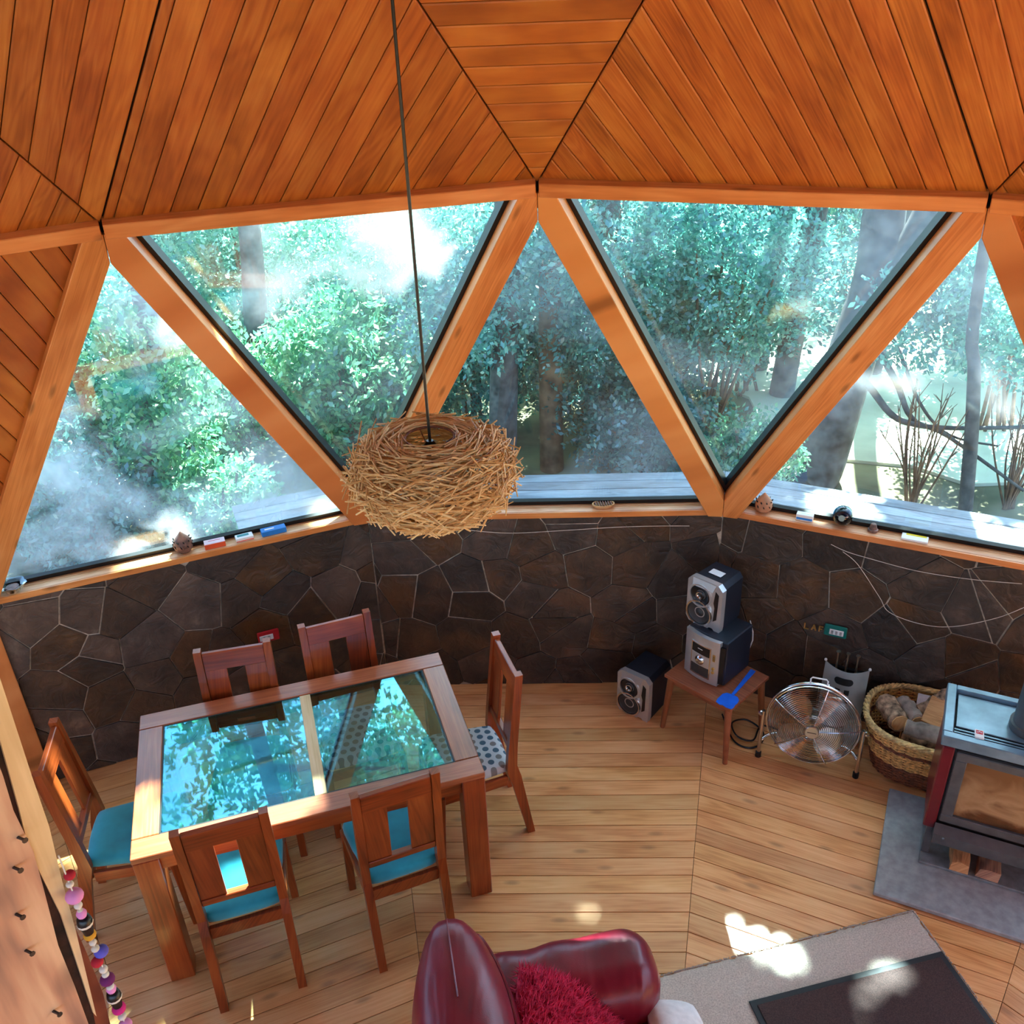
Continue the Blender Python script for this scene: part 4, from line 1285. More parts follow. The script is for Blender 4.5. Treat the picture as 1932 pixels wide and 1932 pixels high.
wire('light_wire', [(-.427, 4.554, 1.10), (-.195, 4.554, 1.075), (.096, 4.554, 1.085), (.385, 4.554, 1.1), (.615, 4.554, 1.103), (.787, 4.554, 1.1)], 'thin pale wire along the top of the front stone wall', k=0)

# sockets and letters on the walls
def on_wall(k, lat, z, out=.026):
    th = k * D
    return V((math.cos(th), -math.sin(th), 0)) * lat + V((math.sin(th), math.cos(th), 0)) * (AP - out) + V((0, 0, z))
for k, lat, z, mt, lab, nb in ((-1, .328, .59, 'red_plate', 'red socket plate on the left stone wall behind the chairs', 2), (1, -.30, .578, 'green_plate', 'green socket plate on the right stone wall above the fan', 3)):
    t = thing('wall_socket', lab, 'socket', on_wall(k, lat, z), -k * D)
    MB().box((0, 0, 0), (.118, .012, .074), ch=.006).build('plate', mt, t)
    md = MB().box((.006 if nb == 3 else -.012, -.007, -.004), (.074, .006, .034), ch=.002).build('module', 'white', t)
    for q in range(nb):
        MB().box((.006 - .022 + q * .022 if nb == 3 else -.025 + q * .026, -.0105, -.004), (.012, .002, .022)).build('outlet', 'silver', md)
t = thing('wall_lettering', 'small brass letters LAF beside the green socket on the right wall', 'letters', on_wall(1, -.41, .572, .028), -D)
lh, lw = .036, .022
def letter(bars, x): 
    mb = MB()
    for (a, b) in bars: mb.bar((x + a[0] * lw, 0, a[1] * lh - lh / 2), (x + b[0] * lw, 0, b[1] * lh - lh / 2), .007, .005)
    return mb
letter([((0, 0), (0, 1)), ((0, .05), (1, .05))], -.052).build('letter', 'brass', t)
letter([((0, 0), (.5, 1)), ((1, 0), (.5, 1)), ((.25, .4), (.75, .4))], -.014).build('letter', 'brass', t)
letter([((0, 0), (0, 1)), ((0, .95), (.9, .95)), ((0, .5), (.7, .5))], .026).build('letter', 'brass', t)

# ---- things on the sills
def sill_pt(x, y): return V((x, y, ZS + .0005))
def clay(lab, x, y, mat, rz, s=1.0):
    t = thing('candle_holder', lab, 'candle holder', sill_pt(x, y), rz, 'teardrop clay candle holders')
    pr = [(0, 0), (.03, 0), (.046, .018), (.052, .042), (.047, .066), (.034, .086), (.018, .104), (.007, .118), (0, .125)]
    MB().lathe([(r * s, z * s) for r, z in pr], 22, cap=False).build('body', mat, t, smooth=60)
    for ring_ in range(2):
        for q in range(9):
            a = q * 2 * PI / 9 + ring_ * .35
            zc = (.046 + ring_ * .026) * s; r = (.0525 - ring_ * .005) * s
            R = Matrix.Rotation(a - PI / 2, 3, 'Z')
            up = V((0, -.35 * ring_ , 1)).normalized()
            P = [V((0, 0, .010)), V((.0035, 0, 0)), V((0, 0, -.010)), V((-.0035, 0, 0))]
            P = [Matrix.Rotation(.5, 3, 'Y') @ p * s for p in P]
            c = V((r * math.cos(a), r * math.sin(a), zc))
            vs = [c + R @ Matrix.Rotation(-.45 * ring_, 3, 'X') @ (p + V((0, o, 0))) for o in (.0015, -.004) for p in P]
            MB().add(vs, [(0, 1, 2, 3), (7, 6, 5, 4), (0, 4, 5, 1), (1, 5, 6, 2), (2, 6, 7, 3), (3, 7, 4, 0)]).build('cutout', 'dark', t)  # dark diamond piece stands for the shade inside an opening
clay('dark smoked teardrop clay candle holder on the left sill', -1.866, 4.204, 'clay_dark', 0, .95)
clay('light terracotta teardrop candle holder with leaf cutouts on the right sill', 1.173, 4.515, 'clay', .3, .9)
def carton(name, lab, x, y, rz, size, mat, bands=(), cat='box', group='small boxes on the sills'):
    t = thing(name, lab, cat, sill_pt(x, y), rz, group)
    sx, sy, sz = size
    MB().box((0, 0, sz / 2), size, ch=.002).build('carton', mat, t)
    for (bx, by, bw, bh, face_, bm_) in bands:
        if face_ == 't': MB().box((bx, by, sz + .0003), (bw, bh, .0008)).build('print', bm_, t)
        else: MB().box((bx, -sy / 2 - .0003, by), (bw, .0008, bh)).build('print', bm_, t)
    return t
carton('small_box', 'pink and orange box beside the dark candle holder on the left sill', -1.72, 4.252, D, (.105, .05, .03), 'pink_ink', [(0, .014, .105, .027, 'f', 'orange_ink'), (0, .005, .06, .004, 't', 'red_ink')])
carton('small_box', 'white box with teal print between the pink and the blue box', -1.582, 4.315, D + .05, (.09, .05, .022), 'paper', [(-.005, .006, .06, .022, 't', 'teal_ink'), (0, .006, .09, .005, 'f', 'orange_ink')])
carton('small_box', 'bright blue flat box at the right of the left sill', -1.442, 4.378, D + .03, (.13, .05, .028), 'blue_card', [(-.02, .0, .05, .012, 't', 'paper')])
carton('small_box', 'small white box between the clay holder and the blue bottle', 1.368, 4.416, -D, (.085, .04, .034), 'paper', [(0, .012, .08, .012, 'f', 'blue_card'), (0, 0, .04, .004, 't', 'silver')])
carton('paper_packet', 'flat white and yellow packet at the right end of the right sill', 1.86, 4.195, -D - .02, (.125, .06, .012), 'paper', [(.005, .018, .095, .018, 't', 'yellow')], 'packet')
t = thing('glass_ashtray', 'wavy clear glass ashtray at the far left end of the left sill', 'ashtray', sill_pt(-2.602, 3.866))
vs = []; n = 24
for r, z in ((.03, 0), (.045, .004), (.058, .03), (.066, .036), (.052, .032), (.036, .012), (.0, .01)):
    for j in range(n):
        a = 2 * PI * j / n; k = 1 + (.09 * math.sin(6 * a) if z > .02 else 0)
        vs.append((r * k * math.cos(a), r * k * math.sin(a), z))
MB().add(vs, [(i * n + j, i * n + (j + 1) % n, (i + 1) * n + (j + 1) % n, (i + 1) * n + j) for i in range(6) for j in range(n)] + [tuple(range(n))[::-1]]).build('bowl', 'clear', t, smooth=60)
MB().lathe([(0, .0105), (.032, .0105), (.03, .02), (0, .022)], 14, cap=False).build('contents', 'clay_dark', t)
t = thing('wooden_dish', 'small oval slatted wooden dish on the front sill', 'dish', sill_pt(.324, 4.597), .1)
vs = []
for r, z in ((.8, 0), (1.0, .014), (1.0, .02), (.9, .02), (.85, .012), (0, .012)):
    for j in range(28):
        a = 2 * PI * j / 28; vs.append((.062 * r * math.cos(a), .036 * r * math.sin(a), z))
MB().add(vs, [(i * 28 + j, i * 28 + (j + 1) % 28, (i + 1) * 28 + (j + 1) % 28, (i + 1) * 28 + j) for i in range(5) for j in range(28)] + [tuple(range(28))[::-1]]).build('rim', 'logend', t, smooth=True)
for q in range(7):
    MB().box((-.042 + q * .014, 0, .017), (.006, .05 * math.sqrt(max(.1, 1 - ((-.042 + q * .014) / .058) ** 2)), .01)).build('slat', 'redboard', t)
t = thing('glass_bottle', 'round dark blue glass bottle lying on its side on the right sill', 'bottle', sill_pt(1.544, 4.358), -D)
Rb = Matrix.Rotation(rad(75), 3, 'X')
MB().lathe([(0, -.05), (.03, -.05), (.047, -.035), (.052, 0), (.047, .03), (.03, .05), (.016, .056), (.016, .072), (.0, .072)], 26, R=Rb, c=(0, 0, .053), cap=False).build('body', 'bottle', t, smooth=60)
MB().lathe([(.044, -.03), (.046, 0), (.04, .03), (.013, .054), (.013, .07)], 22, R=Rb, c=(0, 0, .053)).build('contents', 'black', t, smooth=60)
t = thing('small_bell', 'little brown glass thimble on the right sill past the bottle', 'ornament', sill_pt(1.68, 4.285))
MB().lathe([(0, 0), (.026, 0), (.026, .012), (.02, .014), (.016, .034), (.012, .042), (0, .044)], 18, cap=False).build('body', 'clay_dark', t, smooth=True)

# ---- rug and mat
RA = math.atan2(.313, 1.153)
rx, ry = V((math.cos(RA), math.sin(RA), 0)), V((-math.sin(RA), math.cos(RA), 0))
rc = V((1.62, 2.944, 0))
rug = thing('rug', 'beige deep-pile rug on the floorboards beside the hearth', 'rug', rc, RA)
rs = random.Random(3); nu, nv = 90, 90; LX, LY = 1.5, 1.9
vs = []
for j in range(nv + 1):
    for i in range(nu + 1):
        x = -LX + LX * i / nu; y = -LY + LY * j / nv
        edge = i in (0, nu) or j in (0, nv)
        if edge: x += rs.uniform(-.006, .006); y += rs.uniform(-.006, .006)
        vs.append((x, y, .001 if edge else .012 + rs.uniform(-.003, .003)))
fs = [(j * (nu + 1) + i, j * (nu + 1) + i + 1, (j + 1) * (nu + 1) + i + 1, (j + 1) * (nu + 1) + i) for j in range(nv) for i in range(nu)]
MB().add(vs, fs).build('pile', 'rug', rug, smooth=80)
fr = MB()
for k in range(1400):
    s = rs.random()
    if k % 2: p = V((-LX * s, 0, .004)); d = V((rs.uniform(-.5, .5), 1, 0))
    else: p = V((0, -LY * s, .004)); d = V((1, rs.uniform(-.5, .5), 0))
    q = d.cross(V((0, 0, 1))).normalized() * .0035; d = d.normalized() * rs.uniform(.004, .010)
    fr.add([p - q, p + q, p + d, p + V((0, 0, .008))], [(0, 1, 2), (0, 3, 1), (0, 2, 3), (1, 3, 2)])
fr.build('pile_edge', 'rug', rug, kind='stuff')
MA = math.atan2(.227, .862)
mt = thing('door_mat', 'dark brown ribbed mat with black rubber border lying on the rug', 'mat', (1.665, 2.734, .0155), MA)
MB().box((-.446, -.3, .003), (.892, .6, .006), ch=.002).build('border', 'mat_edge', mt)
MB().box((-.446, -.3, .008), (.892 - .05, .6 - .05, .005), ch=.002).build('ribbed_pile', 'mat', mt)

# ---- armchair
AA = rad(12)
ac = thing('armchair', 'burgundy leather armchair with puffy arms at the bottom of the room', 'armchair', (0, 0, 0), 0)
RA_ = Matrix.Rotation(AA, 3, 'Z')
def rot(p): return RA_ @ V(p)
# backrest: a long pad whose far end tapers to a rounded point
def back():
    mb = MB(); n, k = 28, 26; L = 1.05
    vs = []
    for i in range(k + 1):
        s = i / k                                   # from far tip towards the camera
        u = s * L
        wd = .19 * min(1, (1 - (1 - min(u / .42, 1)) ** 2) ** .62) if u > 0 else .0
        if u > L - .3: wd *= math.sqrt(max(0, 1 - ((u - (L - .3)) / .3) ** 2)) ** .7
        zt = .90 - .20 * max(0, 1 - u / .12) ** 2 - .05 * (u / L) ** 2
        for j in range(n):
            a = 2 * PI * j / n
            ca, sa = math.cos(a), math.sin(a)
            x = wd * math.copysign(abs(ca) ** .8, ca)
            hh = (zt - .12) / 2
            zz = .12 + hh + hh * math.copysign(abs(sa) ** .62, sa)
            lean = -.10 * (zz - .5)
            vs.append(V((x + lean, -u, zz)))
    fs = [(i * n + j, i * n + (j + 1) % n, (i + 1) * n + (j + 1) % n, (i + 1) * n + j) for i in range(k) for j in range(n)]
    O = V((-.335, 2.335, 0))
    vs = [O + RA_ @ v for v in vs]
    return mb.add(vs, fs)
back().build('backrest', 'leather', ac, smooth=80)
def seam():
    O = V((-.335, 2.335, 0))
    pts = []
    for i in range(1, 20):
        u = i / 20 * .4
        zt = .90 - .20 * max(0, 1 - u / .12) ** 2 - .05 * (u / 1.05) ** 2
        pts.append(O + RA_ @ V((-.10 * (zt - .5), -u, zt + .001)))
    return MB().tube(pts, .0028, 5)
seam().build('seam', 'leather', ac)
def piping():
    O = V((-.335, 2.335, 0)); pts = []
    for i in range(2, 34):
        u = i / 34 * .8
        wd = .19 * min(1, (1 - (1 - min(u / .42, 1)) ** 2) ** .62)
        zt = .90 - .20 * max(0, 1 - u / .12) ** 2 - .05 * (u / 1.05) ** 2
        hh = (zt - .12) / 2; ca, sa = math.cos(.62), math.sin(.62)
        zz = .12 + hh + hh * sa ** .62
        pts.append(O + RA_ @ V((wd * ca ** .8 + .002 - .10 * (zz - .5), -u, zz)))
    return MB().tube(pts, .0055, 6)
piping().build('piping', 'leather', ac, smooth=True)
def arm(cx, cy, name):
    def fn(p):
        z = p.z; x = p.x
        k = .006 * math.sin(x * 31 + p.y * 9) * max(0, min(1, (.22 - x) * 4)) * (1 if z > 0 else .3)
        return (x, p.y * 1.0 + .4 * k, z + k + .012 * (x / .35))
    mb = MB().soft((0, 0, 0), (.72, .31, .37), .118, n=34, fn=fn)
    mb.v = [tuple(RA_ @ V(v) + V((cx, cy, .44))) for v in mb.v]
    return mb.build(name, 'leather', ac, smooth=80)
arm(.03, 2.245, 'armrest')
arm(.03 + .82 * math.sin(AA), 2.262 - .82 * math.cos(AA), 'armrest')
b_ = MB()
b_.soft((0, 0, 0), (.78, .95, .26), .05, n=8); b_.v = [tuple(RA_ @ V(v) + V((.10, 1.86, .19))) for v in b_.v]
b_.build('base', 'leather', ac, smooth=80)
b_ = MB()
b_.soft((0, 0, 0), (.66, .60, .14), .055, n=12, fn=lambda p: (p.x, p.y, p.z + .02 * (1 - (p.x / .33) ** 2 - (p.y / .3) ** 2))); b_.v = [tuple(RA_ @ V(v) + V((.13, 1.85, .38))) for v in b_.v]
b_.build('seat_cushion', 'leather', ac, smooth=80)
for sx in (-.22, .40):
    for sy in (-.4, .4):
        p = rot((sx, sy, 0)) + V((.06, 1.86, 0))
        MB().lathe([(0, 0), (.022, 0), (.03, .07), (0, .07)], 10, c=p, cap=False).build('foot', 'black', ac)

# fluffy cushion and white cushion
def cushion(name, lab, loc, R, size, mat, fur=0, seed=1, furL=.03):
    t = thing(name, lab, 'cushion', loc); t.rotation_euler = R.to_euler()
    sx, sy, sz = size
    def P(u, v, s):
        e = (max(0, 1 - abs(u) ** 3) * max(0, 1 - abs(v) ** 3)) ** .5
        return V((u * sx / 2 * (1 - .06 * v * v), v * sy / 2 * (1 - .06 * u * u), s * sz / 2 * e))
    n = 16; vs = []; fs = []
    for s in (1, -1):
        o = len(vs)
        vs += [P(-1 + 2 * i / n, -1 + 2 * j / n, s) for j in range(n + 1) for i in range(n + 1)]
        for j in range(n):
            for i in range(n):
                a = o + j * (n + 1) + i; q = (a, a + 1, a + n + 2, a + n + 1)
                fs.append(q if s > 0 else q[::-1])
    MB().add(vs, fs).build('cover', mat, t, smooth=80)
    if fur:
        rs = random.Random(seed); mb = MB()
        for k in range(fur):
            u, v, s = rs.uniform(-1, 1), rs.uniform(-1, 1), rs.choice((1, 1, 1, -1))
            p = P(u, v, s)
            nrm = V((u * .5, v * .5, s * 1.0)).normalized()
            d = (nrm + V((rs.uniform(-.8, .8), rs.uniform(-.8, .8), rs.uniform(-.5, .5)))).normalized()
            L = furL * rs.uniform(.6, 1.2); w_ = .0022
            q = d.cross(V((rs.uniform(-1, 1), rs.uniform(-1, 1), rs.uniform(-1, 1)))).normalized() * w_; q2 = d.cross(q).normalized() * w_
            mb.add([p + q, p - q * .5 + q2, p - q * .5 - q2, p + d * L], [(0, 1, 3), (1, 2, 3), (2, 0, 3)])
        mb.build('fur', mat, t, kind='stuff')
    return t
R = Matrix.Rotation(rad(6), 3, 'Z') @ Matrix.Rotation(rad(38), 3, 'Y') @ Matrix.Rotation(rad(10), 3, 'X')
cushion('fluffy_cushion', 'crimson shaggy cushion in the burgundy armchair', (.05, 2.0, .56), R, (.44, .42, .14), 'fluff', 9000, 2, .038)
R = Matrix.Rotation(AA, 3, 'Z') @ Matrix.Rotation(rad(24), 3, 'Y')
cushion('white_cushion', 'white fleece cushion at the front edge of the armchair seat', (.455, 2.08, .43), R, (.22, .34, .11), 'fleece')

# ---- live-edge timber post by the loft, with bead garland
PQ = V((-.6856, 1.0125, 0)); PH = V((.5923, .8057, 0)).normalized(); PN = V((.8057, -.5923, 0)).normalized()
def pz(poly, o0, o1, name, mat, par):
    n = len(poly)
    vs = [PQ + PH * h_ + V((0, 0, z)) + PN * o for o in (o1, o0) for h_, z in poly]
    return MB().add(vs, [tuple(range(n)), tuple(range(n, 2 * n))[::-1]] + [((i + 1) % n, i, n + i, n + (i + 1) % n) for i in range(n)]).build(name, mat, par, axis='Z')
po = thing('timber_post', 'rough live-edge timber post with bark strips and nails in the lower left corner', 'post')
edge = [(.012, 3.5), (.004, 3.1), (.002, 2.869), (0, 2.798), (-.004, 2.741), (-.001, 2.662), (-.006, 2.601), (-.017, 2.485), (-.018, 2.392), (-.021, 2.3), (-.032, 2.105), (-.04, 1.7), (-.04, 0.0)]
pz([(-.30, 0.0), (-.30, 3.5)] + edge, -.055, .006, 'slab', 'slab', po)
pz([(-.2, 0.0), (-.2, 3.5), (.03, 3.5), (.024, 3.0), (.017, 2.854), (.007, 2.735), (-.001, 2.662), (.004, 2.525), (-.006, 2.318), (-.03, 2.125), (-.03, 0.0)], -.07, -.003, 'bark_strip', 'bark', po)
pz([(.045, 3.5), (.042, 3.008), (.038, 2.916), (.032, 2.775), (.029, 2.679), (.019, 2.579), (.012, 2.486), (-.006, 2.30), (-.008, 2.31), (.002, 2.525), (-.004, 2.662), (.004, 2.735), (.014, 2.854), (.022, 3.0), (.024, 3.5)], -.05, .001, 'pale_board', 'pale', po)
pz([(.02, 3.5), (.02, 2.641), (.0215, 2.574), (.014, 2.493), (.016, 2.424), (.016, 2.321), (.010, 2.261), (-.004, 2.064), (-.02, 1.6), (-.03, 0.0), (-.12, 0.0), (-.12, 3.5)], -.10, -.0071, 'red_board', 'redboard', po)
for (h_, z) in ((-.012, 2.698), (-.049, 2.585), (-.056, 2.517), (-.056, 2.38), (-.03, 2.658)):
    b = PQ + PH * h_ + V((0, 0, z)) + PN * .006
    MB().tube([b - PN * .004, b + PN * .012 + PH * .004], .0022, 6).lathe([(0, 0), (.004, 0), (.004, .0015), (0, .0015)], 8, R=PN.to_track_quat('Z', 'Y').to_matrix(), c=b + PN * .012 + PH * .004, cap=False).build('nail', 'iron', po)
ga = thing('bead_garland', 'string of felt balls white beads and little dolls hanging beside the timber post', 'garland')
gb = PQ + PH * .022 + PN * .017
MB().tube([gb + V((0, 0, 2.64)), gb + V((0, 0, 2.2))], .0012, 5).build('string', 'bead_white', ga)
for z, r, mtl, of in ((2.597, .008, 'bead_red', .004), (2.582, .0055, 'bead_white', 0), (2.558, .0125, 'bead_pink', 0), (2.538, .006, 'bead_white', 0), (2.525, .005, 'bead_white', 0), (2.474, .009, 'bead_yellow', 0), (2.457, .0055, 'bead_white', 0), (2.443, .006, 'bead_white', 0), (2.43, .0105, 'bead_blue', .006), (2.417, .009, 'bead_red', -.004), (2.395, .0065, 'bead_white', 0), (2.383, .0055, 'bead_white', 0), (2.371, .011, 'bead_purple', 0), (2.353, .006, 'bead_white', 0), (2.30, .0105, 'bead_magenta', 0), (2.279, .0065, 'bead_white', 0), (2.258, .0105, 'bead_pink', 0), (2.238, .009, 'black', 0)):
    pr = [(r * math.sin(PI * q / 8), -r * math.cos(PI * q / 8) * .9) for q in range(9)]
    MB().lathe(pr, 12, c=gb + V((0, 0, z)) + PH * of, cap=False).build('bead', mtl, ga, smooth=80)
for z in (2.50, 2.328):
    d = MB().lathe([(0, -.03), (.006, -.03), (.008, -.012), (.011, .002), (.009, .012), (.004, .014), (0, .014)], 12, c=gb + V((0, 0, z)), cap=False).build('doll', 'black', ga, smooth=60)
    MB().lathe([(0, .012), (.006, .015), (.0075, .021), (.005, .027), (0, .029)], 12, c=gb + V((0, 0, z)), cap=False).build('doll_head', 'bead_pink', d, smooth=60)
    MB().lathe([(.0105, -.003), (.0114, 0), (.0105, .003)], 12, c=gb + V((0, 0, z)), cap=False).build('doll_sash', 'bead_white', d)

# ---- loft floor the photographer stands on, out of frame
lf = MB()
lf.prism([(-3.2, -2.6), (3.2, -2.6), (3.6, .3), (-3.6, .3)], 2.0, 2.12)
lf = lf.build('loft_floor', 'floor'); lf['kind'] = 'structure'

# ================================================================== outside
g = MB()
GZ = -.12
g.prism([(-45, 4.9), (-45, 60), (50, 60), (50, 4.9), (30, -40), (-30, -40)], GZ - .2, GZ)
go = g.build('ground', 'ground'); go['kind'] = 'structure'
me_ = MB(); rs = random.Random(8); pts = []
for q in range(40):
    a = 2 * PI * q / 40; r = 1 + .12 * rs.uniform(-1, 1)
    pts.append((5.2 + 3.4 * r * math.cos(a), 9.6 + 2.6 * r * math.sin(a)))
me_.prism(pts, GZ, GZ + .03)
mo = me_.build('meadow', 'meadow'); mo['kind'] = 'structure'
# deck boards round the front of the dome
dk = struct('deck')
for i in range(-1, 3):
    th = i * D
    ux, uy = V((math.cos(th), -math.sin(th), 0)), V((math.sin(th), math.cos(th), 0)); t = math.tan(D / 2)
    d0 = AP + .18
    while d0 < AP + 1.62:
        a, b = d0 + .005, d0 + .117
        xl = .35 if i == -1 else -9
        piece([(max(xl, -a * t + .002), a), (a * t - .002, a), (b * t - .002, b), (max(xl, -b * t + .002), b)], (V((0, 0, 0)), ux, uy, V((0, 0, 1))), .555, .585 + random.uniform(-.002, .002), .003).build('deck_board', 'deck', dk, axis=ux)
        d0 += .122
    j = MB()
    for q in ((.45, .6) if i == -1 else (-.6, 0, .6)): j.box(ux * q * 1.2 + uy * (AP + .9) + V((0, 0, .50)), (.06, 1.45, .11), Matrix.Rotation(-th, 3, 'Z'))
    for q in ((.45, .6) if i == -1 else (-.6, .6)):
        for e in (.25, 1.5): j.box(ux * q * 1.2 + uy * (AP + e) + V((0, 0, .165)), (.09, .09, .57), Matrix.Rotation(-th, 3, 'Z'))
    j.build('joists', 'deck', dk, kind='stuff')

TUNNELS = [((-1.62, 2.64, .76), .19), ((-1.68, 2.80, .76), .16), ((-1.72, 2.92, .76), .12), ((-1.5, 2.69, .76), .17), ((-1.36, 2.75, .76), .17), ((-1.2, 2.8, .76), .17), ((-1.04, 2.87, .76), .14),
           ((-1.2, 2.60, 1.0), .14), ((-2.03, 3.07, .95), .15), ((-1.28, 2.78, .49), .12), ((.83, 2.85, 0), .09), ((.93, 2.80, 0), .05), ((1.0, 2.72, 0), .11), ((1.41, 2.62, 0), .09),
           ((1.25, 2.5, 0), .06), ((.17, 2.95, 0), .06), ((-.02, 2.9, 0), .04), ((1.45, 4.56, 1.19), .16), ((1.95, 4.3, 1.19), .14), ((-2.0, 4.25, 1.19), .25), ((-1.2, 4.5, 1.19), .12), ((.2, 2.35, .6), .06), ((.05, 2.32, .6), .04),
           ((3.0, 7.9, 0), .9), ((4.0, 8.4, 0), 1.0), ((5.0, 9.2, 0), 1.1), ((2.6, 5.3, .58), .25), ((3.1, 5.0, .58), .3), ((2.0, 5.6, .58), .2)]
TP = np.array([t[0] for t in TUNNELS]); TR = np.array([t[1] for t in TUNNELS]); SN = np.array(SUN)  # leaf gaps cut along the sun direction so light patches land here

def leaves(name, parent, blobs, mat, per=9, carve=False):
    """leafy twigs: blobs are (centre, radii, twigs, leaf length)"""
    Vs = []
    for c, r, n, L in blobs:
        c = np.array(c, float); r = np.array(r, float)
        d = RNG.normal(size=(n, 3)); d /= np.linalg.norm(d, axis=1)[:, None]
        rad_ = RNG.random(n) ** .5
        tw = c + d * rad_[:, None] * r
        td = d * .5 + RNG.normal(size=(n, 3)) * .6 + np.array((0, 0, -.25)); td /= np.linalg.norm(td, axis=1)[:, None]
        tl = L * per * .33
        k = np.linspace(-.5, .5, per)
        p = tw[:, None, :] + td[:, None, :] * (k[None, :, None] * tl)
        side = np.cross(td, RNG.normal(size=(n, 3))); side /= np.linalg.norm(side, axis=1)[:, None]
        sg = np.where(np.arange(per) % 2 == 0, 1., -1.)
        ld = td[:, None, :] * .55 + side[:, None, :] * sg[None, :, None] * .9 + RNG.normal(size=(n, per, 3)) * .22
        p = p.reshape(-1, 3); ld = ld.reshape(-1, 3); ld /= np.linalg.norm(ld, axis=1)[:, None]
        if carve:
            keep = np.ones(len(p), bool)
            for t, R in zip(TP, TR):
                v = p - t; a = v @ SN; q = v - a[:, None] * SN
                keep &= ~((np.linalg.norm(q, axis=1) < R + L * .4) & (a > 0))
            p = p[keep]; ld = ld[keep]
        nn = np.cross(ld, RNG.normal(size=p.shape)); nn /= np.linalg.norm(nn, axis=1)[:, None]
        up = np.cross(nn, ld)
        s = L * RNG.uniform(.7, 1.25, len(p))[:, None]
        Vs.append(np.stack([p, p + ld * s * .5 + nn * s * .28, p + ld * s + up * s * .08, p + ld * s * .5 - nn * s * .28], 1).reshape(-1, 3))
    A = np.concatenate(Vs).astype(np.float32); n = len(A) // 4
    me = bpy.data.meshes.new(name)
    me.vertices.add(len(A)); me.vertices.foreach_set('co', A.ravel())
    me.loops.add(n * 4); me.loops.foreach_set('vertex_index', np.arange(n * 4, dtype=np.int32))
    me.polygons.add(n); me.polygons.foreach_set('loop_start', np.arange(0, n * 4, 4, dtype=np.int32))
    me.update(calc_edges=True)
    me.materials.append(M[mat])
    o = bpy.data.objects.new(name, me); COL.objects.link(o); o.parent = parent; o['kind'] = 'stuff'
    return o
def tree(name, lab, trunks, blobs, lmat, tmat='trunk', cat='tree', group='trees beyond the windows', branches=(), carve=False, per=9):
    t = thing(name, lab, cat, (0, 0, 0), 0, group)
    for P, r0, r1 in trunks:
        Q = smooth_pts(P); n = len(Q)
        MB().tube(Q, [r0 + (r1 - r0) * i / (n - 1) for i in range(n)], 12).build('trunk', tmat, t, smooth=80, axis='Z')
    for P, r0, r1 in branches:
        Q = smooth_pts(P); n = len(Q)
        MB().tube(Q, [r0 + (r1 - r0) * i / (n - 1) for i in range(n)], 7).build('branch', tmat, t, smooth=80)
    if blobs: leaves('foliage', t, blobs, lmat, per, carve)
    return t
G0 = GZ - .05
tree('leaning_tree', 'thick grey leaning forked tree outside the right windows',
     [([(2.2, 7.25, G0), (2.36, 7.4, 0), (2.48, 7.5, .5), (2.64, 7.7, .99), (2.8, 7.9, 1.51), (2.85, 8.1, 1.99), (2.95, 8.3, 2.6), (3.5, 8.5, 4.2), (4.7, 8.7, 7.5)], .24, .13),
      ([(2.64, 7.7, .95), (2.92, 7.8, 1.54), (3.14, 7.9, 2.06), (3.7, 8.2, 3.4), (4.2, 8.6, 6)], .15, .08)],
     [((4.5, 8.9, 6.3), (1.5, 1.4, 1.2), 800, .13), ((3.2, 7.3, 1.35), (.8, .5, .45), 420, .06), ((4.1, 7.2, 1.2), (.9, .6, .5), 520, .06)], 'leaf_teal',
     branches=[([(2.62, 7.62, .95), (2.71, 7.6, 1.07), (2.83, 7.2, .85), (2.93, 7.0, .61), (3.2, 6.9, .49), (3.78, 6.7, .1)], .035, .012),
               ([(2.6, 7.6, .8), (2.7, 7.4, .73), (2.75, 7.0, .66), (2.89, 6.9, .61), (3.18, 6.8, .61), (3.9, 6.7, .65)], .035, .014),
               ([(2.75, 7.7, 1.2), (2.9, 7.5, 1.05), (3.01, 7.1, .7), (3.25, 7.0, .46), (3.6, 6.9, .4)], .02, .008)], carve=True)
tree('slim_tree', 'slim upright trunk outside the far right window beyond the deck', [([(3.33, 6.6, G0), (3.25, 6.65, .62), (3.19, 6.7, 1.11), (3.14, 6.8, 1.64), (3.1, 6.9, 4), (3.2, 7.0, 7)], .055, .035)],
     [((3.2, 7.2, 7.2), (1.1, 1.1, 1.0), 500, .13)], 'leaf_teal', carve=True)
tree('front_tree', 'grey mossy trunk seen through the front window beside the lamp', [([(-.38, 7.5, G0), (-.32, 7.5, .9), (-.26, 7.5, 1.79), (-.2, 7.5, 4), (-.1, 7.6, 9)], .13, .08)],
     [((0, 7.8, 9), (1.4, 1.4, 1.2), 600, .13), ((-.6, 7.2, 1.5), (.6, .5, .5), 260, .055), ((.1, 7.3, 1.9), (.7, .5, .4), 300, .055)], 'leaf_teal', carve=True)
tree('brown_tree', 'brown broken trunk in the middle of the front window', [([(.07, 7.7, G0), (.07, 7.7, .52), (.07, 7.7, 1.1), (.08, 7.7, 1.75)], .11, .09)],
     [((.3, 7.6, 1.3), (.7, .5, .5), 300, .055), ((.5, 7.8, .6), (.6, .5, .5), 260, .055)], 'leaf_dark', 'trunk_brown')
tree('pale_tree', 'pale grey trunk behind the bushes in the left upper window', [([(-2.95, 9, G0), (-2.8, 9, 1.17), (-2.73, 9, 1.88), (-2.6, 9, 4), (-2.5, 9, 8)], .13, .08)],
     [((-2.5, 9.2, 8), (1.6, 1.5, 1.3), 700, .13)], 'leaf_pale', carve=True)
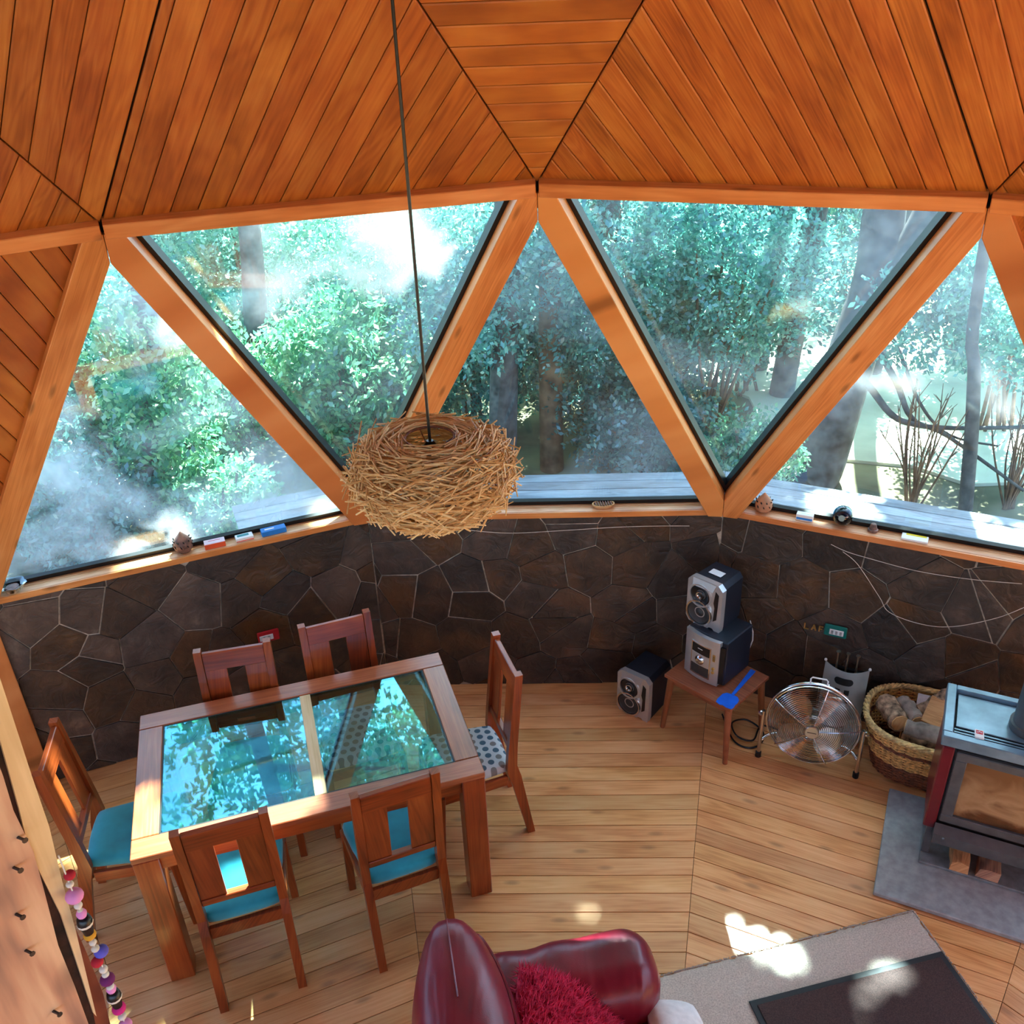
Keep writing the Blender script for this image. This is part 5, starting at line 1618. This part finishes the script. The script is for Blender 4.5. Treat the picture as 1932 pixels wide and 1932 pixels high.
tree('left_tree', 'dark trunk with climbing leaves outside the left window', [([(-3.3, 7, G0), (-3.13, 7, .89), (-3.01, 7, 1.59), (-2.9, 7, 4), (-2.7, 7, 8)], .12, .07)],
     [((-3.0, 6.8, 1.0), (.45, .4, .9), 420, .07), ((-3.4, 8.2, 5.3), (1.7, 1.1, 1.5), 330, .12), ((-2.1, 8.6, 6.0), (1.3, .9, 1.2), 200, .12), ((-2.7, 7.2, 8), (1.4, 1.4, 1.1), 500, .13)], 'leaf_green', branches=[([(-2.9, 7, 4.0), (-3.2, 7.6, 4.8), (-3.8, 8.3, 5.4)], .05, .015), ([(-2.8, 7, 4.6), (-2.5, 7.8, 5.4), (-1.7, 8.6, 6.2)], .05, .015)], carve=True)
tree('far_tree', 'thin distant trunk behind the left upper window bushes', [([(-2.09, 11, G0), (-1.95, 11, 1.38), (-1.8, 11, 5), (-1.7, 11, 9)], .1, .06)],
     [((-1.7, 11, 9), (1.7, 1.6, 1.4), 700, .13)], 'leaf_teal', carve=True)
# added canopy trees: crowns out of view, placed to shade windows and deck
for q, (x, y, zc) in enumerate([(-.9, 8.6, 8.5), (.3, 8.9, 8.8), (1.5, 8.6, 8.4), (2.7, 8.9, 8.6), (3.9, 8.7, 8.3), (.9, 8.0, 7.0), (2.8, 8.1, 7.0), (5.1, 9.4, 8.6), (1.0, 10.0, 7.3), (2.3, 10.2, 7.4)]):
    tree('canopy_tree', ['tall tree behind the lamp, left of the mossy grey trunk', 'tall tree rising behind the brown broken trunk', 'tall tree behind the right upper window, left of the leaning tree', 'tall tree close behind the fork of the leaning tree', 'tall tree at the near edge of the meadow', 'lower overhanging tree in front of the dark bush', 'lower overhanging tree above the leaning trunk', 'tallest tree at the far right side of the meadow', 'tree in the second row behind the brown broken trunk', 'tree in the second row behind the dark bush'][q],
         [([(x - .3, y + 1.2, G0), (x - .2, y + .9, 2.5), (x, y + .2, 5.5), (x, y, zc + .6)], .13, .06)],
         [((x, y, zc), (1.35, 1.2, 1.15), 1900, .15)], ['leaf_teal', 'leaf_green'][q % 2], carve=True)
# bushes and low foliage
BU = [  # x, y, z, rx, ry, rz, twigs, leaf, mat
    (-4.4, 8.6, .7, 1.2, .9, 1.1, 1500, .07, 'leaf_teal', 'dark teal bush at the far left outside the left window'),
    (-3.4, 8.2, .5, .9, .7, .9, 1100, .07, 'leaf_green', 'broad-leaved green bush low outside the left window'),
    (-3.7, 6.5, .15, .8, .5, .5, 900, .06, 'leaf_dark', 'low dark bush right under the left window'),
    (-2.6, 6.6, .2, .5, .4, .4, 500, .06, 'leaf_green', 'low green shrub by the deck end outside the left window'),
    (-4.9, 7.4, .5, .9, .6, .9, 1000, .065, 'leaf_teal', 'teal bush close outside the left end of the left window'),
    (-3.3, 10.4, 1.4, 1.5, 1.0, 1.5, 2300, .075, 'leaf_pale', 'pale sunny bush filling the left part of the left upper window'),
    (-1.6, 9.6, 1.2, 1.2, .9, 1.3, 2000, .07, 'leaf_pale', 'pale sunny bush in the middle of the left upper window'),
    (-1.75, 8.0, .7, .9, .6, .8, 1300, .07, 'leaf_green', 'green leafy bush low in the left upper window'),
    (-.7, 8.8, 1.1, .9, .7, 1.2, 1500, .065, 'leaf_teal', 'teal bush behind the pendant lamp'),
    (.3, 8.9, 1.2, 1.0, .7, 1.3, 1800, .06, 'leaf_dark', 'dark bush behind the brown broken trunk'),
    (1.3, 8.7, 1.0, .9, .7, 1.2, 1700, .06, 'leaf_teal', 'teal bush outside the middle of the right upper window'),
    (1.5, 8.0, 1.5, 1.1, .6, .75, 1300, .055, 'leaf_teal', 'teal leafy spray hanging in the right upper window'),
    (.9, 7.6, .3, .7, .5, .5, 700, .06, 'leaf_dark', 'low dark bush at the deck edge in front'),
    (2.2, 9.4, 1.4, 1.1, .8, 1.2, 1800, .065, 'leaf_dark', 'dark bush behind the leaning tree'),
    (1.7, 7.0, .3, .45, .35, .4, 420, .05, 'leaf_green', 'small light green shrub at the foot of the leaning tree'),
    (3.6, 10.6, 2.0, 1.4, .9, .9, 1600, .07, 'leaf_pale', 'pale leafy bush hanging above the meadow'),
    (5.2, 10.2, 1.6, 1.4, .9, 1.0, 1700, .07, 'leaf_teal', 'teal bush above the right end of the meadow'),
    (4.3, 8.3, 1.5, .9, .7, .5, 800, .06, 'leaf_teal', 'teal leafy spray in the far right window'),
    (-5.6, 10.5, 1.5, 1.6, 1.0, 1.6, 1900, .08, 'leaf_dark', 'dark bush farthest to the left outside'),
    (0.6, 11.5, 1.6, 2.0, .9, 1.6, 2200, .075, 'leaf_teal', 'tall teal thicket far behind the front window'),
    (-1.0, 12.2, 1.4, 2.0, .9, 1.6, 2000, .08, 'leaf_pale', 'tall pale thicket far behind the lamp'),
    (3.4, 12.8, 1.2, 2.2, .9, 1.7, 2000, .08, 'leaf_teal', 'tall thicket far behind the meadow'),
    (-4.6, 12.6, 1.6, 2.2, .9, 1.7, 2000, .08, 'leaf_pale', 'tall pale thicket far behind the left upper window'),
    (6.8, 11.6, 1.4, 1.8, .9, 1.6, 1500, .08, 'leaf_green', 'green thicket far right behind the slim trunk')]
for x, y, z, a, b, c, n, L, mt_, lab in BU:
    t = thing('bush', lab, 'bush', (0, 0, 0), 0, 'bushes beyond the windows')
    mb = MB(); rs = random.Random(int(x * 100) + int(y * 10))
    for q in range(7):
        px, py = x + rs.uniform(-.5, .5) * a, y + rs.uniform(-.5, .5) * b
        mb.tube(smooth_pts([(x + rs.uniform(-.15, .15), y + rs.uniform(-.1, .1), G0), ((x + px) / 2, (y + py) / 2, z * .5), (px, py, z + rs.uniform(-.2, .6) * c)], 4), [.018] * 4 + [.012] * 4 + [.006], 5)
    mb.build('stems', 'trunk_brown', t, kind='stuff')
    leaves('foliage', t, [((x, y, z), (a, b, c), n, L)], mt_)
# bare twiggy shrubs by the meadow
for q, (x, y, lab) in enumerate([(2.95, 6.75, 'bare twiggy shrub left of the slim trunk by the deck'), (3.75, 6.8, 'bare twiggy shrub right of the slim trunk by the deck')]):
    t = thing('bare_shrub', lab, 'shrub', (0, 0, 0), 0, 'bare shrubs by the deck')
    mb = MB(); rs = random.Random(40 + q)
    for k in range(16):
        a = rs.uniform(0, 2 * PI); s = rs.uniform(.12, .35); h_ = rs.uniform(.55, 1.05)
        p0 = V((x + rs.uniform(-.05, .05), y, G0)); p2_ = V((x + s * math.cos(a), y + s * .6 * math.sin(a), h_)); p1_ = (p0 + p2_) / 2 + V((rs.uniform(-.06, .06), 0, .08))
        Q = smooth_pts([p0, p1_, p2_], 5); mb.tube(Q, [.011 * (1 - .75 * i / (len(Q) - 1)) for i in range(len(Q))], 5)
        for w_ in range(3):
            b0 = Q[rs.randrange(4, len(Q) - 1)]; mb.tube([b0, b0 + V((rs.uniform(-.1, .1), rs.uniform(-.05, .05), rs.uniform(.06, .2)))], [.004, .002], 4)
    mb.build('twigs', 'trunk_brown', t, kind='stuff')
